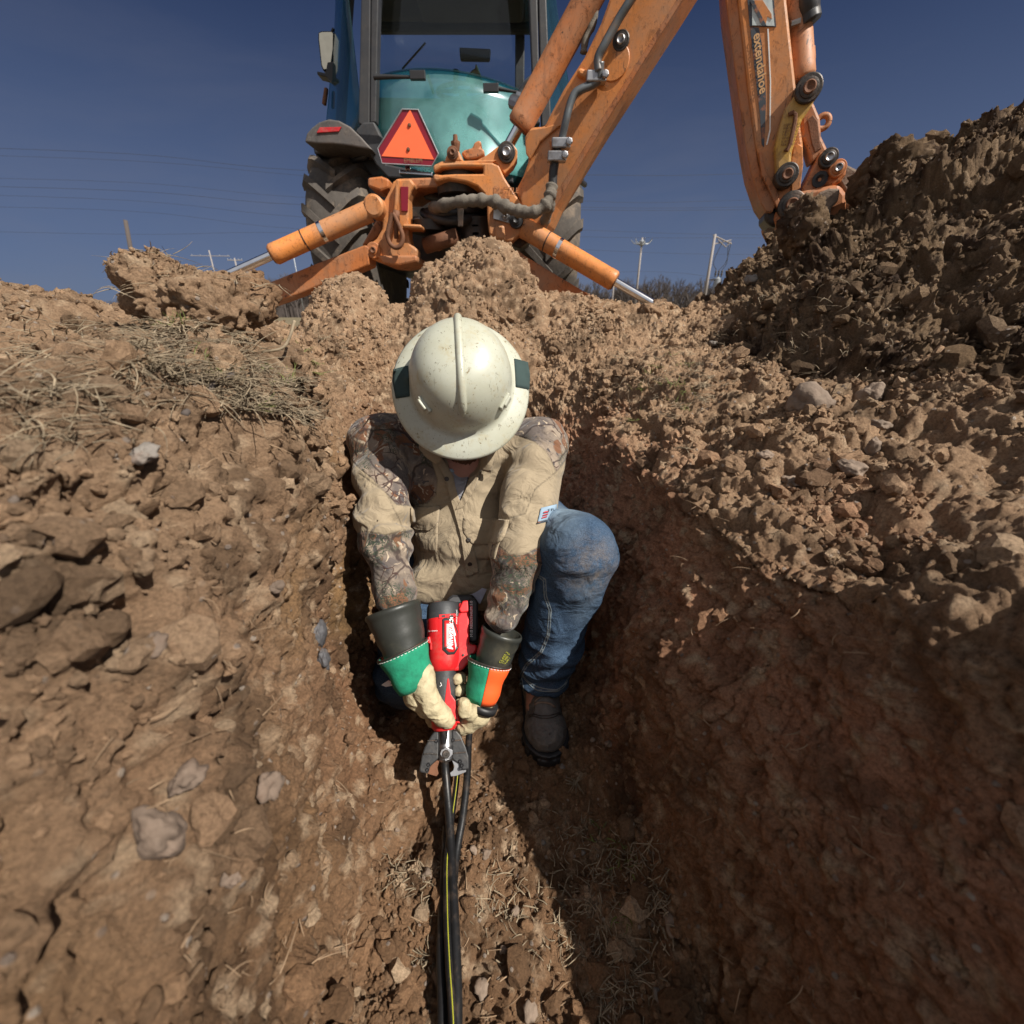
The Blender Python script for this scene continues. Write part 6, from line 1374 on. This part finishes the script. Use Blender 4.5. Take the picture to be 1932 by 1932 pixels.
rock('stone', (1634, 745), .052, M['stone'], 'rounded tan stone right of the biggest stone, at the foot of the spoil heap', 32, flat=(.9, .8, 1.0), lift=.25, group=g_)
rock('stone', (1345, 652), .034, M['stone_grey'], 'pale grey angular stone at the far end of the right bank, below the spoil heap', 33, flat=(1.1, .8, .6), lift=.5, group=g_)
rock('stone', (1655, 800), .034, M['stone'], 'small tan stone under the rounded one', 34, lift=.4, group=g_)
rock('stone', (1592, 882), .048, M['stone'], 'blocky tan stone low on the right bank near the photo edge', 35, flat=(1.2, .8, .7), lift=.3, group=g_)
rock('stone', (1645, 848), .032, M['stone'], 'pinkish stone sliver between the blocky stone and the small tan one', 36, flat=(.6, .8, 1.2), lift=.3, group=g_)
rock('stone', (1500, 905), .040, M['stone'], 'flat tan stone half sunk in the lip of the right bank', 37, flat=(1.3, .9, .5), lift=.2, group=g_)
rock('stone', (1435, 858), .026, M['stone'], 'small round stone below the biggest stone', 38, lift=.4, group=g_)
rock('stone', (1420, 535), .060, M['stone_grey'], 'grey stone stuck in the left slope of the spoil heap', 39, lift=.2, group=g_)
g_ = 'stones in the left trench wall'
rock('stone', (602, 1192), .050, M['slate'], 'dark slate stone set in the left wall beside the knee', 51, flat=(.5, .9, 1.05), lift=.0, sharp=.22, rot=.3, group=g_)
rock('stone', (608, 1245), .040, M['slate'], 'smaller dark slate stone right under the first one', 52, flat=(.5, .7, 1.1), lift=.0, sharp=.22, rot=.4, group=g_)
rock('stone', (265, 862), .034, M['stone_grey'], 'smooth grey stone at the far left of the bank', 53, flat=(1, .8, .6), lift=.3, group=g_)
rock('stone', (490, 1490), .030, M['stone_brown'], 'tan stone sticking out of the lower left wall', 54, flat=(.7, .8, 1.1), lift=.4, group=g_)
rock('stone', (350, 1470), .026, M['stone_brown'], 'pinkish stone in the left wall, left of the tan one', 55, lift=.3, group=g_)
rock('stone', (290, 1570), .040, M['stone_brown'], 'large pale stone low in the left wall at the photo edge', 56, flat=(.7, 1, 1), lift=.3, group=g_)
rock('stone', (435, 1655), .016, M['stone_brown'], 'little stone near the bottom of the left wall', 57, lift=.4, group=g_)
rock('stone', (300, 1220), .030, M['stone_brown'], 'tan stone halfway up the left wall near the edge', 58, lift=.3, group=g_)
rock('stone', (515, 1110), .018, M['stone_brown'], 'small stone in the upper left wall, left of the slate', 59, lift=.3, group=g_)
g_ = 'pebbles on the trench floor'
for i, (x, y, s_, mt, lb) in enumerate(((1056, 1446, .016, 'stone_grey', 'pale bluish pebble below the boot, above the dry grass tuft'), (1115, 1395, .014, 'stone', 'tan pebble right of the boot'), (893, 1600, .016, 'stone', 'white pebble just right of the cables'),
        (918, 1615, .020, 'stone', 'tan crumbly pebble touching the floor shadow edge'), (800, 1650, .022, 'stone', 'largest tan pebble left of the cables, mid floor'), (828, 1843, .030, 'stone', 'flat tan stone against the left side of the cables'),
        (1262, 1745, .034, 'stone', 'oblong tan stone at the foot of the right wall'), (945, 1790, .014, 'stone', 'pale pebble in the sunlit floor near the bottom'), (1245, 1880, .018, 'stone_grey', 'smooth pale pebble in the dark bottom right floor'),
        (698, 1370, .010, 'stone', 'small pebble on the floor left of the jaws'), (1150, 1400, .018, 'stone', 'brown pebble at the right wall foot by the boot'), (745, 1560, .010, 'stone', 'tiny pebble on the left floor'),
        (1098, 1605, .010, 'stone_grey', 'tiny grey pebble in the shade right of the cables'), (1030, 1588, .012, 'stone_grey', 'grey pebble just inside the rounded shadow'), (905, 1870, .028, 'stone', 'long tan stone on the sunlit floor at the bottom'),
        (975, 1720, .016, 'stone', 'pinkish pebble right of the cables, low on the floor'), (1000, 1905, .024, 'stone', 'orange-brown stone at the bottom of the sunlit floor'))):
    rock('pebble', (x, y), s_, M[mt], lb, 70+i, flat=(1, .85, .7), lift=.45, sub=3, cat='pebble', group=g_)
h = nearest((1500, 420))
clod('dirt_clod', tuple(P(1515, 425, Y=2.02)), .17, (.8, .8, 1.1), .3, 'rounded lump of soil in front of the orange bucket pivot', 12.0, M['soil_dark'], 5, zone='heap')
clod('dirt_clod', tuple(P(1235, 590, Y=2.1)), .11, (1.2, .8, .7), .3, 'crumbly clod under the right outrigger rod tip', 14.0, sub=5, amp=.8)
clod('dirt_clod', tuple(P(1130, 590, Y=2.15)), .14, (1.3, .8, .6), .1, 'crumbly clod in front of the right outrigger arm', 15.0, sub=5, amp=.8)
for _o, _v, _n in MOUNDS: crumbs('soil_crumbs', _v, _n, 900, .003, .012, 1.6, 1, M['soil'], 'trench')
clod('dirt_clod', tuple(P(1690, 330, Y=2.3)), .26, (.8, .8, 1.0), -.2, 'tall dark clod on top of the spoil heap', 17.0, M['soil_dark'], 5, zone='heap')
# twigs
def twig(pts, r, label, mat='bark'):
    b = MB(); b.tube(spline([P(x, y, s=s_) for x, y, s_ in pts], 6), r, 7); o = b.build('twig', M[mat], smooth=True); tag(o, label, 'twig'); return o
def on(x, y, l=.004):
    h = nearest((x, y)); dd = ray(x, y); return (x, y, (h[2] if h else 1)-l)
twig([on(440, 705, .012), on(405, 725, .008), on(370, 758, .006), on(348, 782, .003)], .0042, 'short dark stick lying on the left bank below the grass')
twig([on(370, 525, .02), on(410, 522, .03)], .003, 'thin stick lying on the sod clod', 'root') if False else None
twig([(x, y, .78) for x, y in ((495, 664), (530, 658), (545, 640), (556, 605))], .0026, 'pale bent root sticking up beside the sod clod', 'straw')
def tuft(pt, n, label, seed):
    h = nearest(pt); o = blades('grass_tuft', [(h[0]+h[1]*.004, h[1], n, .02, .045, .004, .75)], M['straw'], seed, kind='thing', rad=(.0009, .0016)); tag(o, label, 'grass tuft')
tuft((1080, 1475), 16, 'dry straw tuft on the floor below the boot', 91)
tuft((1290, 840), 10, 'pale grass tuft hanging over the right trench lip', 92)
tuft((560, 720), 26, 'dry grass tuft hanging over the left trench lip', 93)
